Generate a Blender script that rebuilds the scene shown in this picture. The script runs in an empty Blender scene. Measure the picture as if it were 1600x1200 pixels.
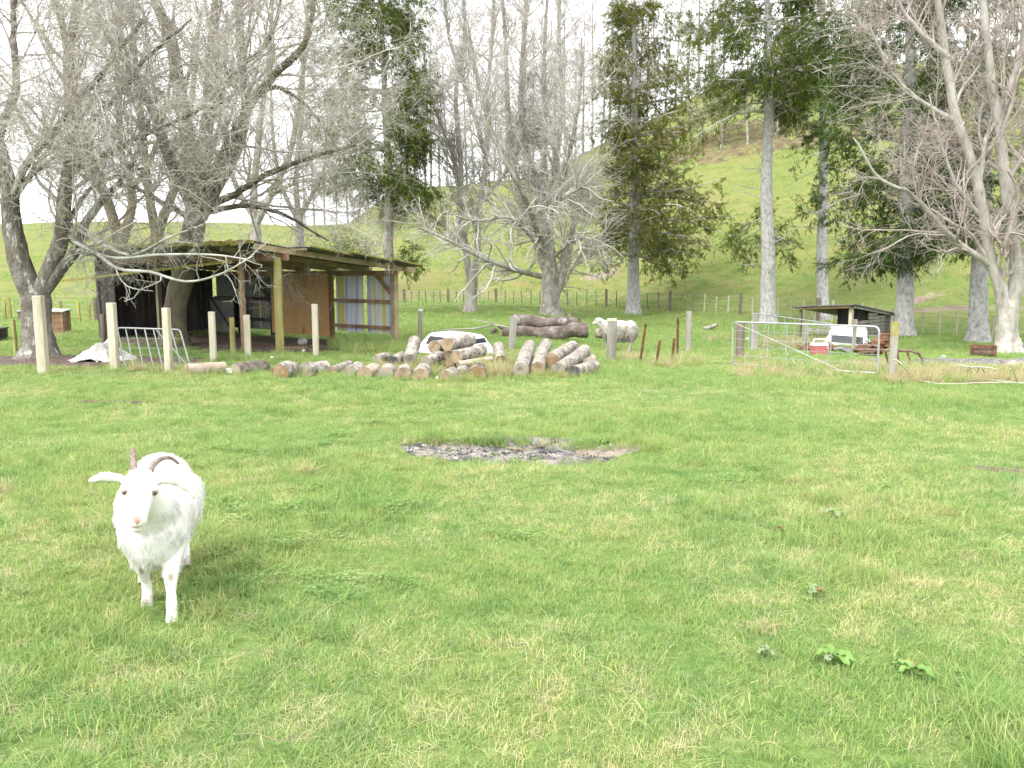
import bpy, bmesh, math, random
import numpy as np
from mathutils import Vector, Matrix, Euler

# ------------------------------------------------------------------ camera, light, exposure
F_PX, H_CAM = 1300.0, 1.65
PITCH = math.atan(170.0 / F_PX)
CP, SP = math.cos(PITCH), math.sin(PITCH)
SC = bpy.context.scene
COL = SC.collection
cam_d = bpy.data.cameras.new("camera")
cam = bpy.data.objects.new("camera", cam_d)
COL.objects.link(cam)
cam_d.sensor_width = 36.0
cam_d.lens = F_PX / 1600.0 * 36.0
cam_d.clip_start, cam_d.clip_end = 0.05, 2000.0
cam.location = (0, 0, H_CAM)
cam.rotation_euler = (math.radians(90) - PITCH, 0, 0)
SC.camera = cam

SUN_EL, SUN_AZ = math.radians(54), math.radians(222)       # compass style: 0 = +Y, clockwise
W = bpy.data.worlds.new("World"); SC.world = W; W.use_nodes = True
wn, wl = W.node_tree.nodes, W.node_tree.links
for n in list(wn): wn.remove(n)
sky = wn.new("ShaderNodeTexSky"); sky.sky_type = 'NISHITA'; sky.sun_disc = False
sky.sun_elevation = SUN_EL; sky.sun_rotation = SUN_AZ; sky.dust_density = 4.0; sky.air_density = 1.0
hs = wn.new("ShaderNodeHueSaturation"); hs.inputs['Saturation'].default_value = 0.16
ov = wn.new("ShaderNodeMixRGB"); ov.inputs['Fac'].default_value = 0.6          # the cloud sheet
tc = wn.new("ShaderNodeTexCoord"); cn = wn.new("ShaderNodeTexNoise"); cn.inputs['Scale'].default_value = 2.2; cn.inputs['Detail'].default_value = 6
cr = wn.new("ShaderNodeValToRGB")
cr.color_ramp.elements[0].position = 0.32; cr.color_ramp.elements[0].color = (7.6, 7.7, 8.2, 1)
cr.color_ramp.elements[1].position = 0.68; cr.color_ramp.elements[1].color = (9.2, 9.2, 9.4, 1)
bg = wn.new("ShaderNodeBackground"); bg.inputs['Strength'].default_value = 0.108
wo = wn.new("ShaderNodeOutputWorld")
wl.new(sky.outputs[0], hs.inputs['Color']); wl.new(hs.outputs[0], ov.inputs[1])
wl.new(tc.outputs['Generated'], cn.inputs['Vector']); wl.new(cn.outputs['Fac'], cr.inputs[0]); wl.new(cr.outputs[0], ov.inputs[2])
wl.new(ov.outputs[0], bg.inputs[0]); wl.new(bg.outputs[0], wo.inputs[0])

sd = bpy.data.lights.new("sun", 'SUN'); sd.energy = 0.95; sd.angle = math.radians(20); sd.color = (1.0, 0.965, 0.90)
so = bpy.data.objects.new("sun", sd); COL.objects.link(so)
sdir = Vector((math.sin(SUN_AZ) * math.cos(SUN_EL), math.cos(SUN_AZ) * math.cos(SUN_EL), math.sin(SUN_EL)))
so.rotation_euler = sdir.to_track_quat('Z', 'Y').to_euler(); so.location = (-8, -8, 30)

SC.view_settings.view_transform = 'Standard'; SC.view_settings.look = 'None'
SC.view_settings.gamma = 1.0; SC.view_settings.exposure = 2.0
SC.cycles.max_bounces = 6; SC.cycles.transparent_max_bounces = 4
SC.cycles.use_denoising = True

R = np.random.default_rng(7)

# ------------------------------------------------------------------ maths helpers
def S(t):
    t = np.clip(t, 0, 1); return t * t * (3 - 2 * t)
def _hash(ix, iy, k):
    v = np.sin(ix * 127.1 + iy * 311.7 + k * 74.7) * 43758.5453
    return v - np.floor(v)
def vnoise(x, y, k=0):
    x = np.asarray(x, float); y = np.asarray(y, float)
    ix, iy = np.floor(x), np.floor(y); fx, fy = x - ix, y - iy
    fx = fx * fx * (3 - 2 * fx); fy = fy * fy * (3 - 2 * fy)
    a = _hash(ix, iy, k); b = _hash(ix + 1, iy, k); c = _hash(ix, iy + 1, k); d = _hash(ix + 1, iy + 1, k)
    return (a * (1 - fx) + b * fx) * (1 - fy) + (c * (1 - fx) + d * fx) * fy
def fbm(x, y, k=0, o=4):
    s, a, t = 0, 0.5, 0
    for i in range(o):
        s = s + a * vnoise(np.asarray(x) * 2 ** i, np.asarray(y) * 2 ** i, k + i * 3.1); t += a; a *= .5
    return s / t

def ray(u, v):
    cx, cy = (u - 800) / F_PX, (600 - v) / F_PX
    return np.array([cx, CP + cy * SP, cy * CP - SP])
def elev(v):
    r = ray(800, v); return r[2] / r[1]
_RT = [(-900, 352), (0, 350), (130, 346), (330, 346), (480, 352), (545, 350), (590, 318), (625, 295), (700, 290), (800, 280), (870, 262), (950, 215), (1000, 190),
       (1050, 163), (1100, 138), (1150, 121), (1200, 110), (1290, 103), (1400, 96), (1600, 84), (2100, 80), (2600, 150)]
_RS = np.array([(p - 800) / F_PX for p, _ in _RT]); _RE = np.array([elev(v) for _, v in _RT])
_FT = [(-900, 62), (300, 62), (560, 54), (620, 50), (740, 49), (900, 46), (1090, 40), (1180, 38), (1300, 35), (1480, 31), (1600, 30), (2600, 34)]
_FS = np.array([(p - 800) / F_PX for p, _ in _FT]); _FD = np.array([d for _, d in _FT], float)
_DT = [(-900, 150), (300, 150), (540, 150), (600, 135), (800, 128), (1100, 118), (2600, 112)]
_DS = np.array([(p - 800) / F_PX for p, _ in _DT]); _DD = np.array([d for _, d in _DT], float)

PIT = None
def height(x, y):
    x = np.asarray(x, float); y = np.asarray(y, float)
    r = np.hypot(x, y); az = np.arctan2(x, y); azc = np.clip(az, -math.radians(58), math.radians(58))
    Y = r * np.cos(azc); s = np.tan(azc)
    dip = -0.45 * S((Y - 13) / 11) * S((s + 0.02) / 0.2)
    foot = np.interp(s, _FS, _FD); rid = np.interp(s, _DS, _DD); e = np.interp(s, _RS, _RE)
    t = (Y - foot) / (rid - foot); hr = H_CAM + rid * e - dip
    tt = np.clip(t, 0, 1); k = .10
    g = np.where(tt < k, tt * tt / (2 * k), tt - k / 2) / (1 - k / 2)
    past = np.clip(t - 1, 0, 3)
    fade = 1 - S((np.abs(az) - math.radians(58)) / math.radians(50))
    z = dip + fade * hr * np.where(t > 1, np.maximum(.25, 1 - .42 * past ** 1.25), g)
    hillw = S(t / .12) * (t < 1.4) * (1 - S((t - .85) / .14) * .8)
    terr = np.sin(z * 5.2 + 5 * fbm(x * .06, y * .06, 4)) * .10 * (1 - S((t - .1) / .5) * .6) + (fbm(x * .35, y * .35, 9) - .5) * .5
    z = z + hillw * fade * terr
    near = 1 - S((Y - 30) / 20)
    z = z + near * ((fbm(x * 1.3, y * 1.3, 2) - .5) * .07 + (fbm(x * .22, y * .22, 5) - .5) * .10)
    # shallow burnt hollow
    q = np.hypot((x - .15) / 1.35, (y - 7.55) / .75)
    z = z - .09 * (1 - S((q - .5) / .6)) + .10 * np.exp(-((y - 8.22) / .16) ** 2) * np.exp(-((x + .25) / .75) ** 2)
    return z
def H(x, y): return float(height(x, y))

_TS = np.concatenate([np.linspace(1.2, 60, 1200), np.linspace(60.2, 400, 900)])
def at(u, v, dz=0.0):
    """ground point seen at photograph pixel (u, v); dz lifts it off the ground"""
    d = ray(u, v); d = d / d[1]
    zz = H_CAM + d[2] * _TS - height(d[0] * _TS, _TS) - dz
    i = np.argmax(zz < 0) if (zz < 0).any() else len(_TS) - 1
    i = max(i, 1); a, b = zz[i - 1], zz[i]
    t = _TS[i - 1] + (_TS[i] - _TS[i - 1]) * (a / (a - b) if a != b else 0)
    return Vector((d[0] * t, t, H_CAM + d[2] * t))
def pt(u, v, Y):
    """point on the pixel's ray at forward distance Y"""
    d = ray(u, v); d = d / d[1]
    return Vector((d[0] * Y, Y, H_CAM + d[2] * Y))

# ------------------------------------------------------------------ object helpers
def tag(o, label=None, cat=None, group=None, kind=None):
    if label: o['label'] = label
    if cat: o['category'] = cat
    if group: o['group'] = group
    if kind: o['kind'] = kind
    return o
def empty(name, loc=(0, 0, 0), rz=0.0):
    o = bpy.data.objects.new(name, None); o.empty_display_size = .2
    COL.objects.link(o); o.location = loc; o.rotation_euler = (0, 0, rz)
    return o
def thing(name, label, cat, loc=(0, 0, 0), rz=0.0, group=None):
    return tag(empty(name, loc, rz), label, cat, group)
def link(name, me, m, parent=None):
    o = bpy.data.objects.new(name, me); COL.objects.link(o)
    if m is not None and len(me.materials) == 0: me.materials.append(m)
    if parent is not None: o.parent = parent
    return o
def copy_tree(o, parent=None, seen=None):
    c = o.copy(); COL.objects.link(c); c.parent = parent
    for ch in [x for x in o.children]: copy_tree(ch, c)
    return c
def np_mesh(name, V, quads, smooth=True, tris=None):
    me = bpy.data.meshes.new(name)
    V = np.asarray(V, np.float32).reshape(-1, 3); quads = np.asarray(quads, np.int32).reshape(-1, 4)
    nt = 0 if tris is None else len(tris)
    me.vertices.add(len(V)); me.vertices.foreach_set('co', V.ravel())
    li = quads.ravel(); ls = np.arange(len(quads), dtype=np.int32) * 4
    if nt:
        tris = np.asarray(tris, np.int32).reshape(-1, 3)
        ls = np.concatenate([ls, len(li) + np.arange(nt, dtype=np.int32) * 3]); li = np.concatenate([li, tris.ravel()])
    me.loops.add(len(li)); me.loops.foreach_set('vertex_index', li.astype(np.int32))
    me.polygons.add(len(ls)); me.polygons.foreach_set('loop_start', ls.astype(np.int32))
    me.polygons.foreach_set('use_smooth', np.full(len(ls), smooth, bool))
    me.update(calc_edges=True)
    return me

class MB:
    """collects boxes, beams and tubes into one mesh"""
    def __init__(s): s.v, s.f = [], []
    def add(s, V, Fc):
        b = len(s.v); s.v += [tuple(map(float, p)) for p in V]; s.f += [tuple(i + b for i in f) for f in Fc]
    def hexa(s, P):
        s.add(P, [(0, 3, 2, 1), (4, 5, 6, 7), (0, 1, 5, 4), (1, 2, 6, 5), (2, 3, 7, 6), (3, 0, 4, 7)])
    def box(s, c, d, rz=0.0):
        c = Vector(c); hx, hy, hz = d[0] / 2, d[1] / 2, d[2] / 2; m = Matrix.Rotation(rz, 3, 'Z')
        s.hexa([c + m @ Vector(p) for p in [(-hx, -hy, -hz), (hx, -hy, -hz), (hx, hy, -hz), (-hx, hy, -hz), (-hx, -hy, hz), (hx, -hy, hz), (hx, hy, hz), (-hx, hy, hz)]])
    def beam(s, a, b, w, h, up=(0, 0, 1), jit=0.0):
        a, b, up = Vector(a), Vector(b), Vector(up); t = (b - a).normalized(); r = t.cross(up)
        if r.length < 1e-4: r = t.cross(Vector((0, 1, 0)))
        r.normalize(); n = r.cross(t).normalized(); r, n = r * w / 2, n * h / 2
        P = [a - r - n, a + r - n, a + r + n, a - r + n, b - r - n, b + r - n, b + r + n, b - r + n]
        if jit: P = [p + Vector((random.uniform(-jit, jit), random.uniform(-jit, jit), random.uniform(-jit, jit))) for p in P]
        s.hexa(P)
    def tube(s, pts, rad, k=8, cap=True):
        pts = [Vector(p) for p in pts]; n = len(pts)
        rad = rad if hasattr(rad, '__len__') else [rad] * n
        t0 = (pts[-1] - pts[0]).normalized(); ref = Vector((0, 0, 1)) if abs(t0.z) < .9 else Vector((0, 1, 0))
        V, Fc = [], []
        for i, p in enumerate(pts):
            t = (pts[min(i + 1, n - 1)] - pts[max(i - 1, 0)]).normalized()
            a = t.cross(ref).normalized(); b = a.cross(t).normalized()
            for j in range(k):
                w = 2 * math.pi * j / k; V.append(p + (a * math.cos(w) + b * math.sin(w)) * rad[i])
        for i in range(n - 1):
            for j in range(k):
                Fc.append((i * k + j, i * k + (j + 1) % k, (i + 1) * k + (j + 1) % k, (i + 1) * k + j))
        if cap: Fc += [tuple(range(k)), tuple(range((n - 1) * k, n * k))[::-1]]
        s.add(V, Fc)
    def ball(s, c, r, seg=8, ring=6, jit=0.0):
        c = Vector(c); r = Vector(r) if hasattr(r, '__len__') else Vector((r, r, r)); V, Fc = [], []
        for i in range(ring + 1):
            a = math.pi * i / ring
            for j in range(seg):
                w = 2 * math.pi * j / seg; q = 1 + random.uniform(-jit, jit)
                V.append(c + Vector((math.sin(a) * math.cos(w) * r.x * q, math.sin(a) * math.sin(w) * r.y * q, math.cos(a) * r.z * q)))
        for i in range(ring):
            for j in range(seg): Fc.append((i * seg + j, (i + 1) * seg + j, (i + 1) * seg + (j + 1) % seg, i * seg + (j + 1) % seg))
        s.add(V, Fc)
    def build(s, name, m, parent=None, smooth=False, bevel=0.0):
        me = bpy.data.meshes.new(name); me.from_pydata(s.v, [], s.f); me.update()
        bm = bmesh.new(); bm.from_mesh(me)
        bmesh.ops.remove_doubles(bm, verts=bm.verts, dist=1e-5) if smooth else None
        if bevel: bmesh.ops.bevel(bm, geom=list(bm.edges), offset=bevel, segments=1, affect='EDGES', clamp_overlap=True)
        bmesh.ops.recalc_face_normals(bm, faces=bm.faces)
        bm.to_mesh(me); bm.free()
        if smooth:
            me.polygons.foreach_set('use_smooth', np.ones(len(me.polygons), bool))
            me.set_sharp_from_angle(angle=math.radians(40))
        return link(name, me, m, parent)

# ------------------------------------------------------------------ materials
def mat(name, cols, scale=6.0, rough=.85, bump=0.0, bscale=None, stretch=(1, 1, 1), detail=6, metallic=0.0, coord='Position', lo=.32, hi=.68, spec=.3, fine=None, trans=0.0):
    m = bpy.data.materials.new(name); m.use_nodes = True
    N, L = m.node_tree.nodes, m.node_tree.links
    b = N['Principled BSDF']; b.inputs['Roughness'].default_value = rough; b.inputs['Metallic'].default_value = metallic
    b.inputs['Specular IOR Level'].default_value = spec
    if coord == 'Position': src = N.new('ShaderNodeNewGeometry').outputs['Position']
    else: src = N.new('ShaderNodeTexCoord').outputs[coord]
    mp = N.new('ShaderNodeMapping'); mp.inputs['Scale'].default_value = stretch; L.new(src, mp.inputs[0])
    nz = N.new('ShaderNodeTexNoise'); nz.inputs['Scale'].default_value = scale; nz.inputs['Detail'].default_value = detail; nz.inputs['Roughness'].default_value = .6
    L.new(mp.outputs[0], nz.inputs['Vector'])
    rp = N.new('ShaderNodeValToRGB'); el = rp.color_ramp.elements
    while len(el) < len(cols): el.new(.5)
    for i, c in enumerate(cols):
        el[i].position = lo + (hi - lo) * i / max(1, len(cols) - 1); el[i].color = (*c, 1)
    L.new(nz.outputs['Fac'], rp.inputs[0]); out = rp.outputs[0]
    if fine:                                           # (colour, scale, threshold): spots over the base
        n2 = N.new('ShaderNodeTexNoise'); n2.inputs['Scale'].default_value = fine[1]; n2.inputs['Detail'].default_value = 4
        L.new(mp.outputs[0], n2.inputs['Vector'])
        r2 = N.new('ShaderNodeValToRGB'); r2.color_ramp.elements[0].position = fine[2]; r2.color_ramp.elements[1].position = min(1, fine[2] + .08)
        L.new(n2.outputs['Fac'], r2.inputs[0])
        mx = N.new('ShaderNodeMixRGB'); L.new(r2.outputs[0], mx.inputs[0]); L.new(out, mx.inputs[1]); mx.inputs[2].default_value = (*fine[0], 1)
        out = mx.outputs[0]
    L.new(out, b.inputs['Base Color'])
    if bump:
        n3 = N.new('ShaderNodeTexNoise'); n3.inputs['Scale'].default_value = bscale or scale * 3; n3.inputs['Detail'].default_value = 5
        L.new(mp.outputs[0], n3.inputs['Vector'])
        bp = N.new('ShaderNodeBump'); bp.inputs['Strength'].default_value = bump; bp.inputs['Distance'].default_value = .05
        L.new(n3.outputs['Fac'], bp.inputs['Height']); L.new(bp.outputs[0], b.inputs['Normal'])
    if trans:
        tr = N.new('ShaderNodeBsdfTranslucent'); L.new(out, tr.inputs[0])
        ms = N.new('ShaderNodeMixShader'); ms.inputs[0].default_value = trans
        L.new(b.outputs[0], ms.inputs[1]); L.new(tr.outputs[0], ms.inputs[2])
        L.new(ms.outputs[0], N['Material Output'].inputs[0])
    return m

def pasture_colour(N, L):
    """world-space pasture colour shared by the ground and the blades on it"""
    pos = N.new('ShaderNodeNewGeometry').outputs['Position']
    def noise(sc, det, ro=.55):
        n = N.new('ShaderNodeTexNoise'); n.inputs['Scale'].default_value = sc; n.inputs['Detail'].default_value = det; n.inputs['Roughness'].default_value = ro
        L.new(pos, n.inputs['Vector']); return n.outputs['Fac']
    def ramp(src, stops):
        r = N.new('ShaderNodeValToRGB'); e = r.color_ramp.elements
        while len(e) < len(stops): e.new(.5)
        for i, (p, c) in enumerate(stops): e[i].position = p; e[i].color = (*c, 1)
        L.new(src, r.inputs[0]); return r.outputs[0]
    a = ramp(noise(.55, 5), [(.30, (0.209, 0.340, 0.110)), (.47, (0.268, 0.388, 0.119)), (.60, (0.353, 0.420, 0.143)), (.72, (0.455, 0.428, 0.224))])
    b = ramp(noise(4.5, 4), [(.34, (0.139, 0.256, 0.081)), (.52, (0.291, 0.399, 0.134)), (.70, (0.471, 0.451, 0.241))])
    mx = N.new('ShaderNodeMixRGB'); mx.inputs[0].default_value = .45; L.new(a, mx.inputs[1]); L.new(b, mx.inputs[2])
    return mx.outputs[0], pos, noise, ramp

# ------------------------------------------------------------------ ground and hill: one sheet to the horizon
def build_ground():
    rr = np.concatenate([[0.0], np.geomspace(.5, 620, 250)])
    aa = np.radians(np.concatenate([np.linspace(-180, -52, 44)[:-1], np.linspace(-52, 52, 300), np.linspace(52, 180, 44)[1:]]))
    Rr, A = np.meshgrid(rr, aa, indexing='ij'); X = Rr * np.sin(A); Y = Rr * np.cos(A)
    V = np.stack([X, Y, height(X, Y)], -1)
    nr, na = X.shape; i, j = np.meshgrid(np.arange(nr - 1), np.arange(na - 1), indexing='ij')
    q = np.stack([i * na + j, i * na + j + 1, (i + 1) * na + j + 1, (i + 1) * na + j], -1).reshape(-1, 4)[:, ::-1]
    m = bpy.data.materials.new('pasture'); m.use_nodes = True; N, L = m.node_tree.nodes, m.node_tree.links
    b = N['Principled BSDF']; b.inputs['Roughness'].default_value = .95; b.inputs['Specular IOR Level'].default_value = .1
    near, pos, noise, ramp = pasture_colour(N, L)
    # thatch and soil show between the blades on the flat
    soil = ramp(noise(22, 5), [(.36, (.045, .075, .018)), (.55, (.09, .15, .032)), (.72, (.17, .17, .075))])
    m1 = N.new('ShaderNodeMixRGB'); m1.inputs[0].default_value = .70; L.new(near, m1.inputs[1]); L.new(soil, m1.inputs[2])
    # grazed hill: yellower turf with sheep-track terraces
    hill = ramp(noise(.11, 6, .6), [(.32, (0.102, 0.150, 0.037)), (.48, (0.138, 0.173, 0.045)), (.60, (0.175, 0.181, 0.057)), (.72, (0.185, 0.163, 0.081))])
    h2 = ramp(noise(1.1, 6, .65), [(.34, (0.086, 0.123, 0.034)), (.50, (0.144, 0.167, 0.048)), (.68, (0.195, 0.181, 0.087))])
    hm = N.new('ShaderNodeMixRGB'); hm.inputs[0].default_value = .45; L.new(hill, hm.inputs[1]); L.new(h2, hm.inputs[2])
    mp = N.new('ShaderNodeMapping'); mp.inputs['Scale'].default_value = (.22, .22, 1.9); L.new(pos, mp.inputs[0])
    tn = N.new('ShaderNodeTexNoise'); tn.inputs['Scale'].default_value = 1.0; tn.inputs['Detail'].default_value = 5; tn.inputs['Roughness'].default_value = .65; L.new(mp.outputs[0], tn.inputs[0])
    sep = N.new('ShaderNodeSeparateXYZ'); L.new(pos, sep.inputs[0])
    tf = ramp(tn.outputs['Fac'], [(.49, (0, 0, 0)), (.62, (1, 1, 1))])
    zr = N.new('ShaderNodeMapRange'); zr.inputs['From Min'].default_value = .2; zr.inputs['From Max'].default_value = 9.0; zr.inputs['To Min'].default_value = .75; zr.inputs['To Max'].default_value = .15; L.new(sep.outputs['Z'], zr.inputs[0])
    mu = N.new('ShaderNodeMath'); mu.operation = 'MULTIPLY'; L.new(tf, mu.inputs[0]); L.new(zr.outputs[0], mu.inputs[1])
    m3 = N.new('ShaderNodeMixRGB'); L.new(mu.outputs[0], m3.inputs[0]); L.new(hm.outputs[0], m3.inputs[1]); m3.inputs[2].default_value = (.20, .165, .075, 1)
    ln = N.new('ShaderNodeVectorMath'); ln.operation = 'LENGTH'; L.new(pos, ln.inputs[0])
    fr = N.new('ShaderNodeMapRange'); fr.inputs['From Min'].default_value = 24; fr.inputs['From Max'].default_value = 52; L.new(ln.outputs['Value'], fr.inputs[0])
    m2 = N.new('ShaderNodeMixRGB'); L.new(fr.outputs[0], m2.inputs[0]); L.new(m1.outputs[0], m2.inputs[1]); L.new(m3.outputs[0], m2.inputs[2])
    L.new(m2.outputs[0], b.inputs['Base Color'])
    bn = N.new('ShaderNodeTexNoise'); bn.inputs['Scale'].default_value = 3.2; bn.inputs['Detail'].default_value = 8; bn.inputs['Roughness'].default_value = .7; L.new(pos, bn.inputs['Vector'])
    bp = N.new('ShaderNodeBump'); bp.inputs['Strength'].default_value = .9; bp.inputs['Distance'].default_value = .14; L.new(bn.outputs['Fac'], bp.inputs['Height']); L.new(bp.outputs[0], b.inputs['Normal'])
    g = link('ground', np_mesh('ground', V, q), m); tag(g, 'grazed green pasture rising into a grassy hillside behind the fence', None, None, 'structure')
build_ground()

# ------------------------------------------------------------------ bare patches lying on the pasture
PATCHES = []          # (cx, cy, rx, ry, rot, seed)
def inside(x, y, grow=1.0):
    """how deep (<1 inside) a point lies in any bare patch"""
    best = np.full(np.shape(x), 9.0)
    for cx, cy, rx, ry, ro, sd_ in PATCHES:
        dx, dy = x - cx, y - cy; c, s = math.cos(ro), math.sin(ro)
        a, b = (dx * c + dy * s) / rx, (-dx * s + dy * c) / ry
        ang = np.arctan2(b, a)
        w = 1 + .38 * (vnoise(np.cos(ang) * 2.2 + 7 + sd_, np.sin(ang) * 2.2 + 3, sd_) - .5) * 2 * .6 + .22 * (vnoise(x * 3.1, y * 3.1, sd_) - .5)
        best = np.minimum(best, np.hypot(a, b) / w)
    return best
def patch(name, label, m, cx, cy, rx, ry, ro=0.0, lift=.012, rough=.02, seed=1, cell=None):
    PATCHES.append((cx, cy, rx, ry, ro, seed)); me_only = [PATCHES[-1]]
    n, k = 26, 72
    V, c, s = [], math.cos(ro), math.sin(ro)
    ang = np.linspace(0, 2 * math.pi, k, endpoint=False)
    w = 1 + .38 * (vnoise(np.cos(ang) * 2.2 + 7 + seed, np.sin(ang) * 2.2 + 3, seed) - .5) * 2 * .6
    for i in range(n + 1):
        f = i / n
        a, b = rx * f * w * np.cos(ang), ry * f * w * np.sin(ang)
        x, y = cx + a * c - b * s, cy + a * s + b * c
        z = height(x, y) + lift + rough * (fbm(x * 6, y * 6, seed) - .35) * (1 - f ** 6) - ((lift + .03) if lift < .1 else (lift + (.5 if lift > .3 else .25))) * f ** 6
        V.append(np.stack([x, y, z], -1))
    V = np.concatenate(V); i, j = np.meshgrid(np.arange(n), np.arange(k), indexing='ij')
    q = np.stack([i * k + j, (i + 1) * k + j, (i + 1) * k + (j + 1) % k, i * k + (j + 1) % k], -1).reshape(-1, 4)
    return tag(link(name, np_mesh(name, V, q), m), label, None, None, 'structure')

M_ash = mat('ash_and_grit', [(.045, .043, .042), (.12, .115, .108), (.21, .195, .175), (.30, .25, .195)], 5.5, .95, .8, 40, fine=((.33, .31, .29), 48, .62), lo=.36, hi=.64)
M_grit = mat('tan_grit', [(.10, .085, .065), (.20, .16, .12), (.29, .24, .19)], 9, .95, .6, 60, fine=((.12, .11, .10), 40, .62))
M_brack = mat('dead_bracken', [(.07, .055, .03), (.12, .095, .05), (.17, .16, .06)], 1.6, .95, 1.0, 8, fine=((.14, .19, .05), 1.2, .56))
M_slip = mat('bare_slip', [(.15, .115, .085), (.22, .18, .14), (.24, .25, .10)], 1.5, .95, .8, 8)
M_dirt = mat('trodden_earth', [(.055, .038, .028), (.10, .072, .055), (.15, .115, .09)], 3.0, .95, .7, 25, fine=((.30, .27, .24), 30, .68))
M_litter = mat('leaf_litter', [(.05, .033, .027), (.11, .075, .062), (.18, .14, .12)], 9, .95, .9, 45, fine=((.36, .32, .28), 26, .64))
M_gravel = mat('grey_gravel', [(.08, .076, .074), (.14, .132, .13), (.22, .21, .205)], 6, .95, .8, 30, fine=((.62, .60, .58), 24, .62))
M_track = mat('worn_track', [(.11, .088, .062), (.17, .14, .10), (.17, .19, .075)], .8, .95, .5, 8)
c_ash = at(815, 714)
patch('burnt_patch', 'bare hollow of black ash and pale grit in the pasture', M_ash, c_ash.x - .04, c_ash.y, 1.22, .44, .02, .015, .05, 3)
patch('grit_patch', 'pale tan grit at the right end of the burnt patch', M_grit, c_ash.x + .78, c_ash.y + .02, .50, .17, .12, .020, .035, 23)
c = at(395, 537); patch('shed_floor', 'trodden brown earth floor spilling out of the open shed', M_dirt, -6.6, 20.3, 4.6, 2.2, -.55, .02, .04, 5)
c = at(70, 566); patch('leaf_litter', 'brown fallen leaves around the foot of the leaning left tree', M_litter, c.x + .1, c.y + .3, 3.6, 1.15, -.05, .02, .05, 7)
c = at(1545, 568); patch('gravel_strip', 'grey gravel strip with pale stones beside the right pale tree', M_gravel, c.x + .6, c.y + .2, 2.3, .55, .05, .05, .12, 9)
c = at(1560, 478); patch('hill_track', 'worn brown stock track cut along the foot of the hill', M_track, c.x - 1.5, c.y, 8.0, .45, -.30, .05, .04, 11)
for k, (u, v, rx, ry, ro) in enumerate([(1115, 222, 9, 4, .1), (1250, 212, 11, 4.5, .05), (1060, 205, 5, 4, .2), (1360, 200, 8, 4, 0)]):
    c = at(u, v); patch('bracken_patch', 'brown bracken and brush under the trees on the upper hill', M_brack, c.x, c.y, rx, ry, ro, .35, .9, 31 + k)
for k, (u, v, rx, ry) in enumerate([(940, 432, 1.6, .7), (1440, 470, 1.2, .4)]):
    c = at(u, v); patch('hill_slip', 'bare earthy slip in the hillside turf', M_slip, c.x, c.y, rx, ry, .1, .12, .25, 41 + k)
c = at(740, 478); patch('fence_litter', 'brown leaf drift along the foot of the far fence', M_litter, c.x, c.y - .8, 6.5, .35, -.03, .04, .05, 13)
c = at(1565, 735); patch('worn_patch', 'small worn earth patch in the grass at the right', M_dirt, c.x, c.y, .45, .10, .0, .012, .03, 15)
c = at(165, 628); patch('trampled_patch', 'muddy trampled hollow in the grass left of centre', M_dirt, c.x, c.y, .8, .10, .0, .008, .03, 17)

# ------------------------------------------------------------------ grass: clumps of real blades scattered over the flat
def grass_mat(name, dry=False):
    m = bpy.data.materials.new(name); m.use_nodes = True; N, L = m.node_tree.nodes, m.node_tree.links
    b = N['Principled BSDF']; b.inputs['Roughness'].default_value = .65; b.inputs['Specular IOR Level'].default_value = .16
    at_ = N.new('ShaderNodeAttribute'); at_.attribute_name = 'hue'
    if dry:
        r = N.new('ShaderNodeValToRGB'); e = r.color_ramp.elements
        e[0].color = (.33, .27, .13, 1); e[1].color = (.60, .52, .33, 1); L.new(at_.outputs['Fac'], r.inputs[0]); col = r.outputs[0]
    else:
        base, pos, noise, ramp = pasture_colour(N, L)
        r = N.new('ShaderNodeValToRGB'); e = r.color_ramp.elements; e.new(.5); e.new(.8)
        for q, (p, c) in zip(e, [(0, (.60, .78, .74)), (.50, (.98, 1, 1)), (.86, (1.40, 1.18, 1.05)), (1, (2.0, 1.35, 2.6))]): q.position = p; q.color = (*c, 1)
        L.new(at_.outputs['Fac'], r.inputs[0])
        mx = N.new('ShaderNodeMixRGB'); mx.blend_type = 'MULTIPLY'; mx.inputs[0].default_value = 1; L.new(base, mx.inputs[1]); L.new(r.outputs[0], mx.inputs[2]); col = mx.outputs[0]
    L.new(col, b.inputs['Base Color'])
    tr = N.new('ShaderNodeBsdfTranslucent'); L.new(col, tr.inputs[0])
    ms = N.new('ShaderNodeMixShader'); ms.inputs[0].default_value = .4; L.new(b.outputs[0], ms.inputs[1]); L.new(tr.outputs[0], ms.inputs[2]); L.new(ms.outputs[0], N['Material Output'].inputs[0])
    return m
M_grass, M_dry = grass_mat('grass_blades'), grass_mat('dry_grass_blades', True)

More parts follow.
